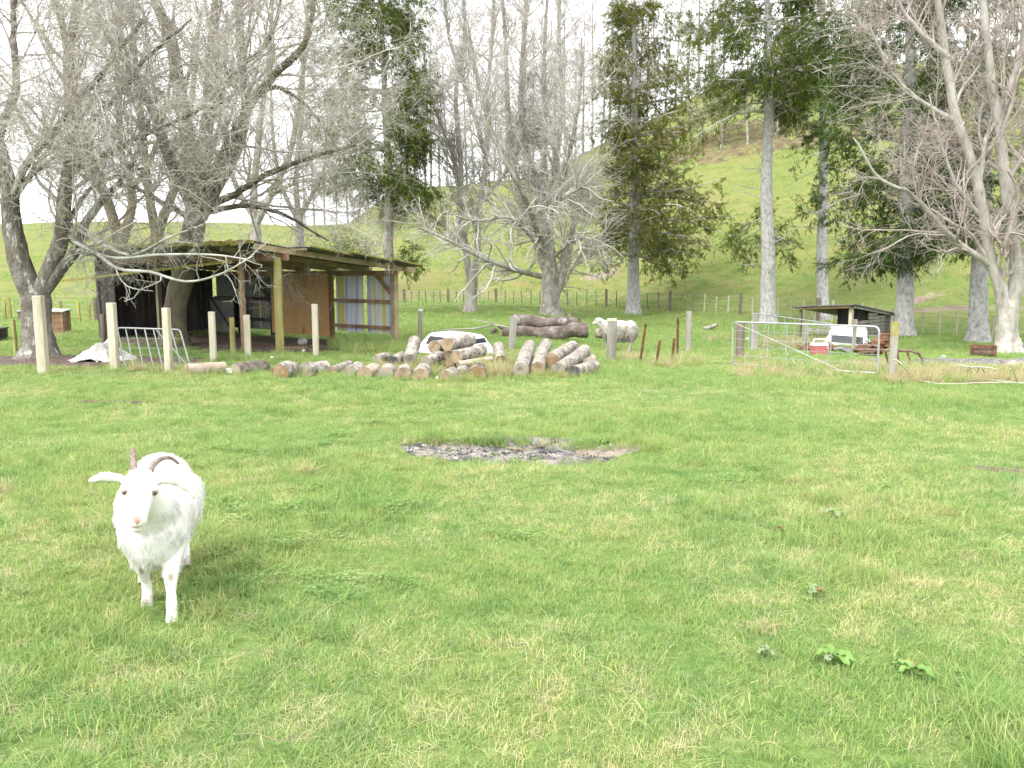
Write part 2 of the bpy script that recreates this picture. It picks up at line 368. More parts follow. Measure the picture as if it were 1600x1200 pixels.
def blades(rng, n, rad, h0, h1, w0, w1, lean=.6, hue=None, seg=3):
    """n curved tapering blades rooted inside a disc"""
    a = rng.uniform(0, 6.283, n); r = rad * np.sqrt(rng.uniform(0, 1, n))
    root = np.stack([r * np.cos(a), r * np.sin(a), np.full(n, -.012)], -1)
    h = rng.uniform(h0, h1, n); d = rng.uniform(0, 6.283, n); ln = np.abs(rng.normal(0, lean, n))
    dirv = np.stack([np.cos(d), np.sin(d), 0 * d], -1); side = np.stack([-np.sin(d), np.cos(d), 0 * d], -1)
    tw = rng.uniform(-.9, .9, n); side = side * np.cos(tw)[:, None] + dirv * np.sin(tw)[:, None]
    w = rng.uniform(w0, w1, n); V = []
    for k in range(seg + 1):
        t = k / seg
        p = root + dirv * (h * ln * t ** 1.7 * .9)[:, None] + np.array([0, 0, 1.]) * (h * (t - .32 * np.minimum(ln, 1.3) * t ** 2.2))[:, None]
        ww = (w * (1 - t ** 1.6) * .5 + .0003)[:, None]
        V += [p - side * ww, p + side * ww]
    V = np.stack(V, 1)                                    # n, 2(seg+1), 3
    base = np.arange(n)[:, None, None] * (2 * (seg + 1))
    q = np.array([[2 * k, 2 * k + 1, 2 * k + 3, 2 * k + 2] for k in range(seg)])[None] + base
    hu = (rng.uniform(0, .86, n) if hue is None else hue)
    return V.reshape(-1, 3), q.reshape(-1, 4), np.repeat(hu, 2 * (seg + 1))
def blade_mesh(name, sets, m):
    V, Q, Hh, o = [], [], [], 0
    for v, q, h in sets: V.append(v); Q.append(q + o); Hh.append(h); o += len(v)
    me = np_mesh(name, np.concatenate(V), np.concatenate(Q))
    a = me.attributes.new('hue', 'FLOAT', 'POINT'); a.data.foreach_set('value', np.concatenate(Hh).astype(np.float32))
    me.materials.append(m); return me
def leafy(rng, n, rad, h):
    """small round clover leaflets held level above the thatch"""
    V, Q, Hh = [], [], []
    for i in range(n):
        a = rng.uniform(0, 6.283); r = rad * math.sqrt(rng.uniform()); c = np.array([r * math.cos(a), r * math.sin(a), rng.uniform(.3, 1) * h]); hu = rng.uniform(.1, .5)
        t0 = rng.uniform(0, 6.283)
        for k in range(3):
            t = t0 + k * 2.09; d = np.array([math.cos(t), math.sin(t), .25]); s = np.array([-math.sin(t), math.cos(t), rng.uniform(-.3, .3)]); L_ = rng.uniform(.009, .015)
            o = len(V); V += [c, c + d * L_ * .6 - s * L_ * .5, c + d * L_, c + d * L_ * .6 + s * L_ * .5]; Q.append([o, o + 1, o + 2, o + 3]); Hh += [hu] * 4
    return np.array(V), np.array(Q), np.array(Hh)

def scatter(name, label, variants, P, scl, idx, rng, tilt=.12):
    """one object whose geometry nodes put a clump on every point"""
    n = len(P); me = bpy.data.meshes.new(name); me.vertices.add(n); me.vertices.foreach_set('co', P.astype(np.float32).ravel())
    rot = np.stack([rng.normal(0, tilt, n), rng.normal(0, tilt, n), rng.uniform(0, 6.283, n)], -1).astype(np.float32)
    for nm, ty, key, arr in (('rot', 'FLOAT_VECTOR', 'vector', rot), ('scl', 'FLOAT', 'value', scl.astype(np.float32)), ('idx', 'INT', 'value', idx.astype(np.int32))):
        a = me.attributes.new(nm, ty, 'POINT'); a.data.foreach_set(key, arr.ravel())
    coll = bpy.data.collections.new(name + '_clumps')
    for i, v in enumerate(variants): coll.objects.link(bpy.data.objects.new('%s_clump_%02d' % (name, i), v))
    ob = link(name, me, None); tag(ob, label, None, None, 'stuff')
    g = bpy.data.node_groups.new(name, 'GeometryNodeTree')
    g.interface.new_socket('Geometry', in_out='INPUT', socket_type='NodeSocketGeometry'); g.interface.new_socket('Geometry', in_out='OUTPUT', socket_type='NodeSocketGeometry')
    N, L = g.nodes, g.links
    gi, go = N.new('NodeGroupInput'), N.new('NodeGroupOutput'); ip = N.new('GeometryNodeInstanceOnPoints'); ci = N.new('GeometryNodeCollectionInfo')
    ci.inputs['Collection'].default_value = coll; ci.inputs['Separate Children'].default_value = True; ci.inputs['Reset Children'].default_value = True
    def na(nm, ty):
        q = N.new('GeometryNodeInputNamedAttribute'); q.data_type = ty; q.inputs['Name'].default_value = nm
        return next(o for o in q.outputs if o.enabled and o.name == 'Attribute')
    L.new(gi.outputs[0], ip.inputs['Points']); L.new(ci.outputs[0], ip.inputs['Instance']); ip.inputs['Pick Instance'].default_value = True
    L.new(na('idx', 'INT'), ip.inputs['Instance Index']); L.new(na('rot', 'FLOAT_VECTOR'), ip.inputs['Rotation']); L.new(na('scl', 'FLOAT'), ip.inputs['Scale'])
    L.new(ip.outputs[0], go.inputs[0])
    md = ob.modifiers.new('scatter', 'NODES'); md.node_group = g
    return ob
def wedge(rng, n, d0, d1, s0=-.80, s1=.80):
    Y = np.sqrt(rng.uniform(d0 ** 2, d1 ** 2, n)); s = rng.uniform(s0, s1, n); return s * Y, Y

HOOVES = [at(257, 972), at(238, 938), at(240, 955)]
def trodden(x, y):
    return np.any([np.hypot(x - p.x, y - p.y + .03) < .10 for p in HOOVES], axis=0)
def build_grass():
    rng = np.random.default_rng(11); var = []
    for i in range(5):            # 0-4 fine turf
        straw = rng.uniform(.90, 1.0, 9)
        var.append(blade_mesh('turf', [blades(rng, 95, .11, .016, .052, .0022, .0038, .8), blades(rng, 9, .11, .02, .06, .0014, .0024, 1.3, straw)], M_grass))
    for i in range(3):            # 5-7 taller tussocks
        var.append(blade_mesh('tussock', [blades(rng, 85, .095, .03, .095, .0024, .0046, .85), blades(rng, 12, .09, .03, .09, .0016, .0026, 1.3, rng.uniform(.88, 1, 12))], M_grass))
    for i in range(2):            # 8-9 clover and low leaves
        var.append(blade_mesh('clover', [leafy(rng, 55, .11, .045), blades(rng, 35, .11, .02, .06, .002, .0036, .8)], M_grass))
    for i in range(2):            # 10-11 strawy thatch
        var.append(blade_mesh('thatch', [blades(rng, 50, .11, .015, .05, .002, .0034, 1.0), blades(rng, 34, .11, .02, .055, .0016, .0028, 1.6, rng.uniform(.88, 1, 34))], M_grass))
    for i in range(3):            # 12-14 coarse clumps for the far pasture
        var.append(blade_mesh('coarse', [blades(rng, 80, .20, .02, .075, .005, .010, .8, None, 2)], M_grass))
    P, Sc, Ix = [], [], []
    for d0, d1, dens, sc, far in ((.5, 4.6, 190, .92, 0), (4.6, 7.5, 140, 1.0, 0), (7.5, 12, 80, 1.1, 0), (12, 19, 44, 1.25, 0), (19, 34, 13, 1.25, 1), (34, 52, 6, 1.6, 1)):
        ws = 1.35 if d1 < 8 else (1.1 if d1 < 13 else .85); n = int(dens * ws * (d1 ** 2 - d0 ** 2)); x, y = wedge(rng, n, d0, d1, -ws, ws)
        keep = (inside(x, y) > 1.10 - .62 * rng.uniform(0, 1, n) ** 2.6) & (~trodden(x, y)); x, y = x[keep], y[keep]; n = len(x)
        t = fbm(x * .55, y * .55, 21); c = fbm(x * .45 + 9, y * .45, 33); st = fbm(x * .7 + 4, y * .7, 41); u = rng.uniform(0, 1, n)
        ix = rng.integers(0, 5, n)
        if far: ix = rng.integers(12, 15, n)
        else:
            ix = np.where((t > .58) & (u < .45), rng.integers(5, 8, n), ix)
            ix = np.where((c > .66) & (u > .9), rng.integers(8, 10, n), ix)
            ix = np.where((st > .54) & (u > .3), rng.integers(10, 12, n), ix)
        P.append(np.stack([x, y, height(x, y)], -1)); Sc.append(sc * rng.uniform(.75, 1.25, n) * (.82 + .4 * t)); Ix.append(ix)
    P, Sc, Ix = np.concatenate(P), np.concatenate(Sc), np.concatenate(Ix)
    scatter('grass', 'short uneven green pasture grass with clover and strawy bits', var, P, Sc, Ix, rng)
    print('grass clumps', len(P))
    # rougher tufts on the hill
    hv = [blade_mesh('hill_tuft', [blades(rng, 45, .30, .04, .16, .014, .028, .8, None, 2)], M_grass) for _ in range(2)]
    x, y = wedge(rng, 9000, 46, 95, -.75, .75); tt = fbm(x * .3, y * .3, 61); k = tt > .42; x, y = x[k], y[k]
    scatter('hill_grass', 'tufted grass on the lower hillside', hv, np.stack([x, y, height(x, y)], -1), rng.uniform(.7, 1.6, len(x)), rng.integers(0, 2, len(x)), rng)
build_grass()

def build_dry_grass():
    """bleached long grass round the logs, the gates and the posts"""
    rng = np.random.default_rng(17)
    var = [blade_mesh('bleached', [blades(rng, 60, .10, .06, .20, .003, .006, .9, rng.uniform(0, 1, 60))], M_dry) for _ in range(3)]
    var += [blade_mesh('rank', [blades(rng, 60, .10, .07, .22, .003, .006, .7, rng.uniform(.1, .9, 60))], M_grass) for _ in range(3)]
    P, Sc, Ix = [], [], []
    # (pixel box u0 v0 u1 v1, count, scale, share dry)
    for u0, v0, u1, v1, n, sc, dr in ((745, 570, 785, 592, 120, 1.5, .75), (590, 572, 700, 584, 90, 1.0, .6), (280, 584, 700, 590, 60, .8, .25), (700, 590, 760, 597, 40, .9, .5), (785, 560, 812, 590, 30, 1.0, .55),
                                      (805, 583, 935, 592, 60, .85, .5), (965, 552, 1002, 566, 40, 1.0, .85), (1020, 560, 1100, 574, 110, 1.2, .55), (1145, 568, 1390, 592, 170, .95, .6), (1150, 552, 1200, 566, 30, 1.0, .7),
                                      (1385, 575, 1600, 600, 200, 1.1, .75), (1185, 528, 1290, 545, 80, 1.3, .8), (1290, 530, 1380, 545, 60, 1.0, .6), (170, 574, 300, 584, 60, .9, .5), (520, 535, 700, 552, 130, 1.3, .05),
                                      (330, 556, 470, 566, 80, .9, .05), (640, 520, 690, 535, 25, 1.2, .1), (880, 540, 960, 556, 40, .9, .35), (635, 688, 830, 697, 60, .65, .05), (890, 688, 1040, 706, 90, .6, .0), (610, 722, 1010, 736, 40, .4, .2), (1100, 525, 1140, 540, 25, 1.2, .7), (1530, 1100, 1640, 1230, 26, .75, .0)):
        for _ in range(n):
            p = at(rng.uniform(u0, u1), rng.uniform(v0, v1)); P.append((p.x, p.y, H(p.x, p.y))); Sc.append(sc * rng.uniform(.6, 1.3)); Ix.append(rng.integers(0, 3) if rng.uniform() < dr else rng.integers(3, 6))
    scatter('long_grass', 'bleached and rank long grass around logs, posts and gates', var, np.array(P), np.array(Sc), np.array(Ix), rng, .2)
build_dry_grass()

def build_debris():
    """charred twigs, ash lumps and grit lying in the burnt hollow"""
    rng = np.random.default_rng(29)
    for name, label, m, n, big in (('charcoal_debris', 'charred twigs and cinders in the burnt patch', mat('charcoal', [(.02, .02, .02), (.06, .057, .054), (.14, .13, .12)], 30, .9), 190, 1), ('ash_debris', 'pale ash lumps and grit in the burnt patch', mat('ash_lumps', [(.16, .15, .14), (.28, .265, .25), (.38, .36, .34)], 30, .95), 330, 0)):
        mb = MB()
        for _ in range(n):
            a = rng.uniform(0, 6.283); r = rng.uniform(0, 1) ** .6; x = c_ash.x + (.92 if big else 1.15) * r * math.cos(a) - (.15 if big else 0); y = c_ash.y - .05 + .30 * r * math.sin(a); p = Vector((x, y, H(x, y) + .02)); d = rng.uniform(0, 6.283)
            if rng.uniform() < (.7 if big else .25): L = .012 + .11 * rng.uniform(0, 1) ** 2.5; mb.beam(p, p + Vector((math.cos(d) * L, math.sin(d) * L * .8, rng.uniform(-.01, .03))), rng.uniform(.004, .012), rng.uniform(.004, .012))
            else: q = .004 + .018 * rng.uniform(0, 1) ** 3; mb.ball(p, (q * rng.uniform(.7, 1.6), q, q * .7), 5, 4, .3)
        tag(mb.build(name, m), label, None, None, 'stuff')
build_debris()

# ------------------------------------------------------------------ trees
def smooth_poly(pts, rad, n=26):
    """Catmull-Rom resample of a limb given as a few points"""
    P = np.array([tuple(p) for p in pts], float); r = np.array(rad, float) if hasattr(rad, '__len__') else np.full(len(P), rad)
    if len(r) == 2 and len(P) > 2: r = np.linspace(r[0], r[1], len(P))
    seg = np.linalg.norm(np.diff(P, axis=0), axis=1); cum = np.concatenate([[0], np.cumsum(seg)]); T = np.linspace(0, cum[-1], n)
    Pe = np.vstack([2 * P[0] - P[1], P, 2 * P[-1] - P[-2]]); out = []
    for t in T:
        i = min(np.searchsorted(cum, t, 'right') - 1, len(P) - 2); f = (t - cum[i]) / max(seg[i], 1e-6)
        p0, p1, p2, p3 = Pe[i], Pe[i + 1], Pe[i + 2], Pe[i + 3]
        out.append(.5 * (2 * p1 + (p2 - p0) * f + (2 * p0 - 5 * p1 + 4 * p2 - p3) * f * f + (3 * p1 - p0 - 3 * p2 + p3) * f ** 3))
    return np.array(out), np.interp(T, cum, r)
def norm(a): return a / np.maximum(np.linalg.norm(a, axis=-1, keepdims=True), 1e-9)
def tubes(Pl, Rl, k):
    """tube quads for polylines Pl (N,S,3) with radii Rl (N,S)"""
    Nn, Sn, _ = Pl.shape
    T = np.empty_like(Pl); T[:, 1:-1] = Pl[:, 2:] - Pl[:, :-2]; T[:, 0] = Pl[:, 1] - Pl[:, 0]; T[:, -1] = Pl[:, -1] - Pl[:, -2]; T = norm(T)
    m = norm(Pl[:, -1] - Pl[:, 0]); ref = np.where(np.abs(m[:, 2:3]) < .8, np.array([[0, 0, 1.]]), np.array([[0, 1., 0]]))
    A = norm(np.cross(T, ref[:, None, :])); B = np.cross(A, T)
    w = np.arange(k) * 2 * np.pi / k
    V = Pl[:, :, None, :] + (A[:, :, None, :] * np.cos(w)[None, None, :, None] + B[:, :, None, :] * np.sin(w)[None, None, :, None]) * Rl[:, :, None, None]
    n, i, j = np.meshgrid(np.arange(Nn), np.arange(Sn - 1), np.arange(k), indexing='ij')
    f = lambda a, b: n * Sn * k + (i + a) * k + (j + b) % k
    Q = np.stack([f(0, 0), f(0, 1), f(1, 1), f(1, 0)], -1).reshape(-1, 4)
    return V.reshape(-1, 3), Q
def spawn(rng, Pl, Rl, m, t0, t1, ang, Ls, Lj, rk, Sn, wander, grav, up=0.0, rmin=.003, tbias=1.0):
    """children of polylines: m per parent, grown with wander and gravity"""
    Nn, Sp, _ = Pl.shape; t = t0 + (t1 - t0) * rng.uniform(0, 1, (Nn, m)) ** tbias; x = t * (Sp - 1); i = np.minimum(x.astype(int), Sp - 2); f = (x - i)[..., None]
    ar = np.arange(Nn)[:, None]
    p = Pl[ar, i] * (1 - f) + Pl[ar, i + 1] * f; tg = norm(Pl[ar, i + 1] - Pl[ar, i]); rp = Rl[ar, i] * (1 - f[..., 0]) + Rl[ar, i + 1] * f[..., 0]
    L = np.linalg.norm(np.diff(Pl, axis=1), axis=2).sum(1)[:, None]
    ref = rng.normal(0, 1, tg.shape); a = norm(np.cross(tg, ref)); an = np.radians(rng.uniform(ang[0], ang[1], (Nn, m)))[..., None]
    d = norm(tg * np.cos(an) + a * np.sin(an) + np.array([0, 0, up]))
    ln = Ls * rng.uniform(1 - Lj, 1 + Lj, (Nn, m)) * (1.15 - .55 * (t - t0) / max(t1 - t0, 1e-6))
    ln = np.minimum(ln, L * .95)
    p, d, ln, rp = p.reshape(-1, 3), d.reshape(-1, 3), ln.ravel(), np.maximum(rp.ravel() * rk, rmin)
    st = (ln / (Sn - 1))[:, None]; out = [p]
    for s in range(Sn - 1):
        d = norm(d + rng.normal(0, wander, d.shape) + np.array([0, 0, grav * (s + 1) / Sn])); out.append(out[-1] + d * st)
    Po = np.stack(out, 1); Ro = np.maximum(rp[:, None] * np.linspace(1, .30, Sn)[None], rmin * .7)
    return Po, Ro
def bark_rough(V, k, n, amp, sc=9.0):
    return V

M_bark_dark = mat('dark_lichen_bark', [(.085, .073, .06), (.155, .137, .113), (.25, .24, .215)], 5, .95, 1.0, 30, stretch=(1, 1, .45), fine=((.34, .36, .32), 9, .58))
M_bark_moss = mat('mossy_bark', [(.085, .062, .045), (.15, .125, .085), (.21, .20, .14)], 4, .95, 1.0, 28, stretch=(1, 1, .4), fine=((.21, .21, .07), 4.5, .60))
M_bark_grey = mat('grey_lichen_bark', [(.17, .15, .13), (.30, .275, .24), (.42, .40, .37)], 5, .95, 1.0, 26, stretch=(1, 1, .5), fine=((.47, .47, .44), 11, .60))
M_bark_pale = mat('pale_smooth_bark', [(.22, .20, .175), (.36, .335, .30), (.46, .44, .41)], 4, .9, .7, 20, stretch=(1, 1, .35), fine=((.16, .14, .12), 7, .66))
M_bark_con = mat('pale_conifer_bark', [(.23, .225, .22), (.38, .375, .365), (.50, .495, .48)], 9, .95, 1.0, 34, stretch=(1, 1, .6), fine=((.15, .14, .13), 16, .62))
M_twig_dark = mat('brown_grey_twigs', [(.27, .238, .20), (.42, .39, .345), (.55, .525, .48)], 2.2, .9)
M_twig_pale = mat('pale_grey_twigs', [(.29, .265, .23), (.44, .415, .375), (.56, .54, .50)], 1.6, .9)
M_twig_pur = mat('purple_brown_twigs', [(.25, .20, .18), (.38, .32, .295), (.50, .45, .415)], 1.6, .9)
M_twig_lich = mat('lichen_twigs', [(.20, .19, .16), (.33, .33, .29), (.44, .45, .40)], 3.0, .9)
M_fol_olive = mat('olive_needles', [(.062, .080, .013), (.125, .140, .022), (.19, .190, .036)], 1.3, .8, trans=.35, spec=.08)
M_fol_dark = mat('dark_needles', [(.028, .060, .014), (.062, .110, .022), (.11, .155, .036)], 1.3, .8, trans=.35, spec=.08)
M_fol_mid = mat('mid_green_needles', [(.045, .078, .014), (.095, .132, .022), (.15, .175, .038)], 1.3, .8, trans=.35, spec=.08)

def trunk_mesh(name, limbs, k=14, amp=.10, flare=None, seed=1):
    """thick wood: (polyline, radii) list, knobbly, with root flare on the first"""
    V, Q, o = [], [], 0; rng = np.random.default_rng(seed)
    for li, (P, r) in enumerate(limbs):
        v, q = tubes(P[None], r[None], k if li == 0 else max(7, k - 5)); kk = k if li == 0 else max(7, k - 5)
        v = v.reshape(len(P), kk, 3); c = P[:, None, :]; d = v - c
        ang = np.arange(kk)[None] * 2 * np.pi / kk; hh = np.arange(len(P))[:, None]
        nz = fbm(np.cos(ang) * 1.7 + li * 7 + 0 * hh, np.sin(ang) * 1.7 + hh * .35, seed + li) - .5
        sc = 1 + amp * 2.4 * nz
        if li == 0 and flare:
            z = P[:, 2] - P[0, 2]; lobes = 1 + .35 * np.cos(ang * 5 + seed) ; sc = sc * (1 + flare * np.exp(-z / .28)[:, None] * (.7 + .5 * lobes))
        v = (c + d * sc[..., None]).reshape(-1, 3); V.append(v); Q.append(q + o); o += len(v)
    return np_mesh(name, np.concatenate(V), np.concatenate(Q))
def join_tubes(name, sets):
    V, Q, o = [], [], 0
    for P, r, k in sets:
        v, q = tubes(P, r, k); V.append(v); Q.append(q + o); o += len(v)
    return np_mesh(name, np.concatenate(V), np.concatenate(Q))

def bare_tree(label, base_uv, Y, limbs, bark, twig, seed, levels, group=None, flare=.5, k=14, amp=.10, low=None, lowmat=None, gz=None, lowtwig=None):
    """limbs: list of [(u, v, Y or None), ...], (r0, r1) in photo pixels at that depth. levels: per-level (m, t0, t1, ang, L, radius factor, wander, gravity, S)"""
    rng = np.random.default_rng(seed); base = at(*base_uv) if gz is None else gz; Y = Y or base.y
    root = thing('bare_tree', label, 'tree', base, 0, group); bl = np.array(base); sk = []
    for pts, rr in limbs:
        P3 = [pt(u, v, yy if yy else Y) for u, v, yy in pts]; px = Y / F_PX
        rad = [x * px for x in rr] if len(rr) > 2 else (rr[0] * px, rr[1] * px)
        P, r = smooth_poly(P3, rad, 34 if not sk else 26)
        if not sk: P[0] = bl + (0, 0, -.08); r = r.copy(); r[-4:] = r[-4:] * (.95, .82, .6, .15)
        P = P + np.cumsum(rng.normal(0, .012, P.shape), 0) * np.minimum(1, np.arange(len(P)) / 6)[:, None] * (0 if not sk else 1)
        sk.append((P - bl, r))
    link('trunk', trunk_mesh('trunk', sk, k, amp, flare, seed), bark, root)
    LP = np.stack([smooth_poly(P, r, 26)[0] for P, r in sk[1:]]); LR = np.stack([smooth_poly(P, r, 26)[1] for P, r in sk[1:]])
    lim = LP; lr = LR; sets_b, sets_t = [], []
    for li, (m, t0, t1, ang, L, rk, wa, gr, Sn) in enumerate(levels):
        lim, lr = spawn(rng, lim, lr, m, t0, t1, ang, L, .45, rk, Sn, wa, gr, up=.18 if li == 0 else 0, rmin=.0034 if Y < 24 else .0055)
        (sets_b if li == 0 else sets_t).append((lim, lr, 5 if li == 0 else 3))
    link('branches', join_tubes('branches', sets_b), twig, root)
    link('twigs', join_tubes('twigs', sets_t), twig, root)
    if low:
        ls, lt = [], []
        for pts, rr in low:
            P3 = [np.array(pt(u, v, yy if yy else Y)) - bl for u, v, yy in pts]; P, r = smooth_poly(P3, (rr[0] * Y / F_PX, rr[1] * Y / F_PX), 26); ls.append((P[None], r[None], 7))
            q_ = 1.0 if Y < 24 else 1.7; a, ar = spawn(rng, P[None], r[None], int(9 * q_ * q_), .12, 1, (30, 75), 1.0 * q_, .5, .6, 7, .22, .02, rmin=.005); b, br = spawn(rng, a, ar, int(3.6 * q_), .2, 1, (30, 70), .45 * q_, .5, .6, 6, .24, .06, rmin=.004 * q_); c_, cr_ = spawn(rng, b, br, 3, .2, 1, (30, 70), .2, .5, .7, 5, .2, .1, rmin=.0032)
            lt += [(a, ar, 4), (b, br, 3), (c_, cr_, 3)]
        link('low_branch', join_tubes('low_branch', ls), lowmat or bark, root); link('low_twigs', join_tubes('low_twigs', lt), lowtwig or lowmat or twig, root)
    return root

def L_(pts, Y=None): return [(u, v, Y) if len(p_) == 2 else p_ for p_ in pts for (u, v) in [p_[:2]]]
dense = [(15, .22, 1, (25, 70), 2.7, .34, .14, .04, 10), (8, .15, 1, (25, 75), 1.15, .5, .18, .02, 8), (7, .2, 1, (25, 75), .55, .55, .22, .0, 6), (3, .3, 1, (25, 65), .22, .7, .2, .0, 4)]
airy = [(20, .08, 1, (25, 65), 2.2, .5, .13, .06, 9), (8, .12, 1, (25, 65), 1.15, .6, .16, .02, 7), (5, .2, 1, (25, 65), .6, .65, .18, .02, 6), (2, .3, 1, (25, 65), .3, .7, .2, .0, 4)]

bare_tree('low forking bare tree with dark lichen bark, leftmost, behind the tallest white post', (62, 560), None, [
    (L_([(62, 562), (61, 540), (57, 500), (56, 470), (55, 446)]), (27, 22, 20, 22, 17)),
    (L_([(54, 470), (30, 410), (14, 340), (5, 280), (-18, 200), (-50, 90), (-70, 0)]), (18, 6)),
    (L_([(60, 470), (78, 420), (96, 370), (99, 315), (108, 260), (118, 200), (113, 100), (132, 0), (140, -90)]), (14, 5)),
    (L_([(64, 462), (92, 425), (118, 385), (131, 350), (160, 310), (200, 260), (230, 190)]), (10, 2.5)),
    (L_([(14, 340), (40, 260, 16.6), (95, 190, 16.2), (150, 120, 15.9), (215, 30, 15.6)]), (7, 2.5)),
    (L_([(5, 280), (-5, 210), (22, 130), (14, 40), (20, -60)]), (8, 3)),
    (L_([(104, 275), (170, 235, 16.6), (250, 195, 16), (340, 160, 15.4)]), (5, 1.5)),
    (L_([(110, 210), (170, 170, 16.6), (240, 90, 16.2), (300, 40, 16)]), (5, 1.5)),
    (L_([(14, 345), (35, 290, 16.6), (75, 255, 16), (130, 240, 15.6)]), (4, 1.2)),
    (L_([(96, 360), (140, 300, 16.8), (190, 270, 16.4), (250, 255, 16)]), (4, 1.3)),
    (L_([(8, 320), (-20, 300, 16.8), (-40, 260, 16.4), (10, 200, 16)]), (4, 1.3)),
], M_bark_dark, M_twig_dark, 3, dense, low=[
    (L_([(94, 352, 16.8), (118, 378, 16.4), (150, 395, 16), (185, 420, 15.6), (235, 425, 15.2), (290, 440, 14.9), (345, 428, 14.6), (395, 400, 14.4)]), (3.6, 1.0)),
    (L_([(100, 345, 16.8), (150, 375, 16.2), (205, 398, 15.8), (262, 372, 15.3), (320, 350, 15)]), (3.5, 1.0)),
    (L_([(100, 372, 16.8), (170, 402, 16), (250, 398, 15.4), (330, 398, 14.9), (385, 405, 14.6)]), (3, 1))], lowmat=M_twig_lich)
bare_tree('big spreading bare tree with mossy bark, its trunk rising through the open shed', (273, 541), None, [
    (L_([(273, 541), (272, 515), (276, 470), (289, 420), (301, 365), (308, 325)]), (20, 17.5, 17, 17, 17, 14)),
    (L_([(305, 345), (298, 280), (290, 220), (270, 130), (258, 60), (235, 0), (220, -80)]), (14, 6)),
    (L_([(310, 340), (318, 260), (325, 180), (328, 60), (342, -70)]), (14, 6)),
    (L_([(312, 340), (350, 270), (377, 215), (386, 150), (378, 60), (384, -70)]), (11, 5)),
    (L_([(309, 325), (345, 250, 18.6), (400, 150, 18.2), (452, 95, 18), (482, 55, 18), (494, -20, 18)]), (8, 3)),
    (L_([(303, 330), (260, 240, 18.8), (238, 180, 18.5), (200, 110, 18.2), (165, 60, 18), (140, -10, 18)]), (9, 3)),
    (L_([(312, 330), (380, 290, 18.8), (430, 262, 18.4), (500, 240, 18), (560, 225, 18)]), (6, 1.8)),
    (L_([(303, 345), (262, 318, 18.6), (215, 296, 18.2), (170, 290, 17.9)]), (5, 1.5)),
    (L_([(312, 335), (390, 320, 20), (455, 335, 20.4), (515, 372, 20.6)]), (5, 1.5)),
    (L_([(322, 215), (350, 130, 18.8), (420, 60, 18.4), (440, 0, 18)]), (5, 2)),
    (L_([(384, 160), (430, 140, 19.6), (480, 170, 19.6), (520, 215, 19.4)]), (4, 1.4)),
], M_bark_moss, M_twig_dark, 5, dense, flare=.3)
back = [(14, .08, 1, (20, 62), 2.6, .32, .13, .03, 8), (7, .15, 1, (25, 65), 1.2, .6, .17, -.02, 7), (4, .2, 1, (25, 65), .6, .65, .18, -.05, 5)]
GB = 'bare trees standing behind the open shed'
bare_tree('bare tree with a wide V of limbs, just right of the leftmost forking tree', (190, 476), None, [
    (L_([(192, 476), (190, 440), (188, 405), (186, 375)]), (13, 10)),
    (L_([(187, 385), (176, 340), (158, 290), (128, 200), (108, 100), (88, -10)]), (9, 4)),
    (L_([(189, 380), (203, 335), (205, 300), (190, 240), (186, 120), (192, -20)]), (8, 3)),
    (L_([(160, 300), (120, 250), (60, 215), (20, 150)]), (5, 2)), (L_([(204, 300), (240, 240), (262, 150), (270, 60)]), (4, 1.6))], M_bark_moss, M_twig_dark, 8, back, GB)
bare_tree('bare tree with mossy limbs directly left of the big mossy trunk, farther back', (246, 474), None, [
    (L_([(246, 474), (246, 430), (245, 390), (246, 355)]), (13, 10)),
    (L_([(246, 365), (262, 320), (285, 255), (300, 150), (312, 20)]), (8, 3)),
    (L_([(245, 370), (236, 320), (226, 230), (214, 100), (208, -20)]), (8, 3)), (L_([(270, 300), (330, 240), (350, 130), (352, 20)]), (4, 1.6))], M_bark_moss, M_twig_dark, 9, back, GB)
bare_tree('brushy bare tree behind the middle of the shed roof with drooping brown twigs', (398, 474), None, [
    (L_([(398, 474), (399, 430), (400, 380), (400, 350)]), (10, 8)),
    (L_([(400, 360), (396, 300), (405, 200), (420, 100), (430, -20)]), (7, 2.5)),
    (L_([(400, 350), (425, 300), (455, 230), (470, 120), (482, 0)]), (6, 2.5)), (L_([(399, 345), (370, 290), (350, 220), (345, 120)]), (5, 2)), (L_([(405, 320), (450, 290), (490, 280), (520, 300)]), (3.5, 1.2))], M_bark_grey, M_twig_dark, 10, back, GB)
bare_tree('slender bare tree behind the right end of the shed roof', (470, 471), None, [
    (L_([(470, 471), (470, 420), (468, 370), (468, 330)]), (8, 6)),
    (L_([(468, 350), (462, 280), (470, 180), (476, 60), (480, -40)]), (5, 2)),
    (L_([(468, 340), (500, 280), (530, 190), (545, 80)]), (4, 1.5)), (L_([(468, 350), (440, 290), (425, 200), (424, 90)]), (4, 1.5))], M_bark_grey, M_twig_dark, 12, back, GB)
pale = [(32, .08, 1, (25, 62), 2.2, .36, .12, .05, 9), (8, .12, 1, (22, 60), 1.5, .6, .15, -.01, 7), (5, .15, 1, (22, 60), .9, .65, .16, -.03, 6)]
bare_tree('twin trunked pale bare tree in front of the far fence, left of the thick one', (735, 487), None, [
    (L_([(735, 487), (737, 460), (738, 435), (738, 415)]), (9, 8, 8, 7)),
    (L_([(736, 440), (729, 400), (721, 340), (722, 250), (714, 150), (728, 50), (720, -60)]), (6, 1.8)),
    (L_([(739, 440), (746, 395), (748, 340), (760, 250), (765, 150), (775, 40), (780, -70)]), (6, 1.8)),
    (L_([(724, 300), (700, 220), (672, 140), (660, 70)]), (3.5, 1.2)), (L_([(750, 320), (800, 250), (830, 160)]), (3, 1.2)), (L_([(728, 390), (690, 350), (650, 330), (620, 335)]), (3, 1)), (L_([(758, 240), (735, 160), (700, 60), (690, -20)]), (4, 1.5))], M_bark_pale, M_twig_pale, 21, pale)
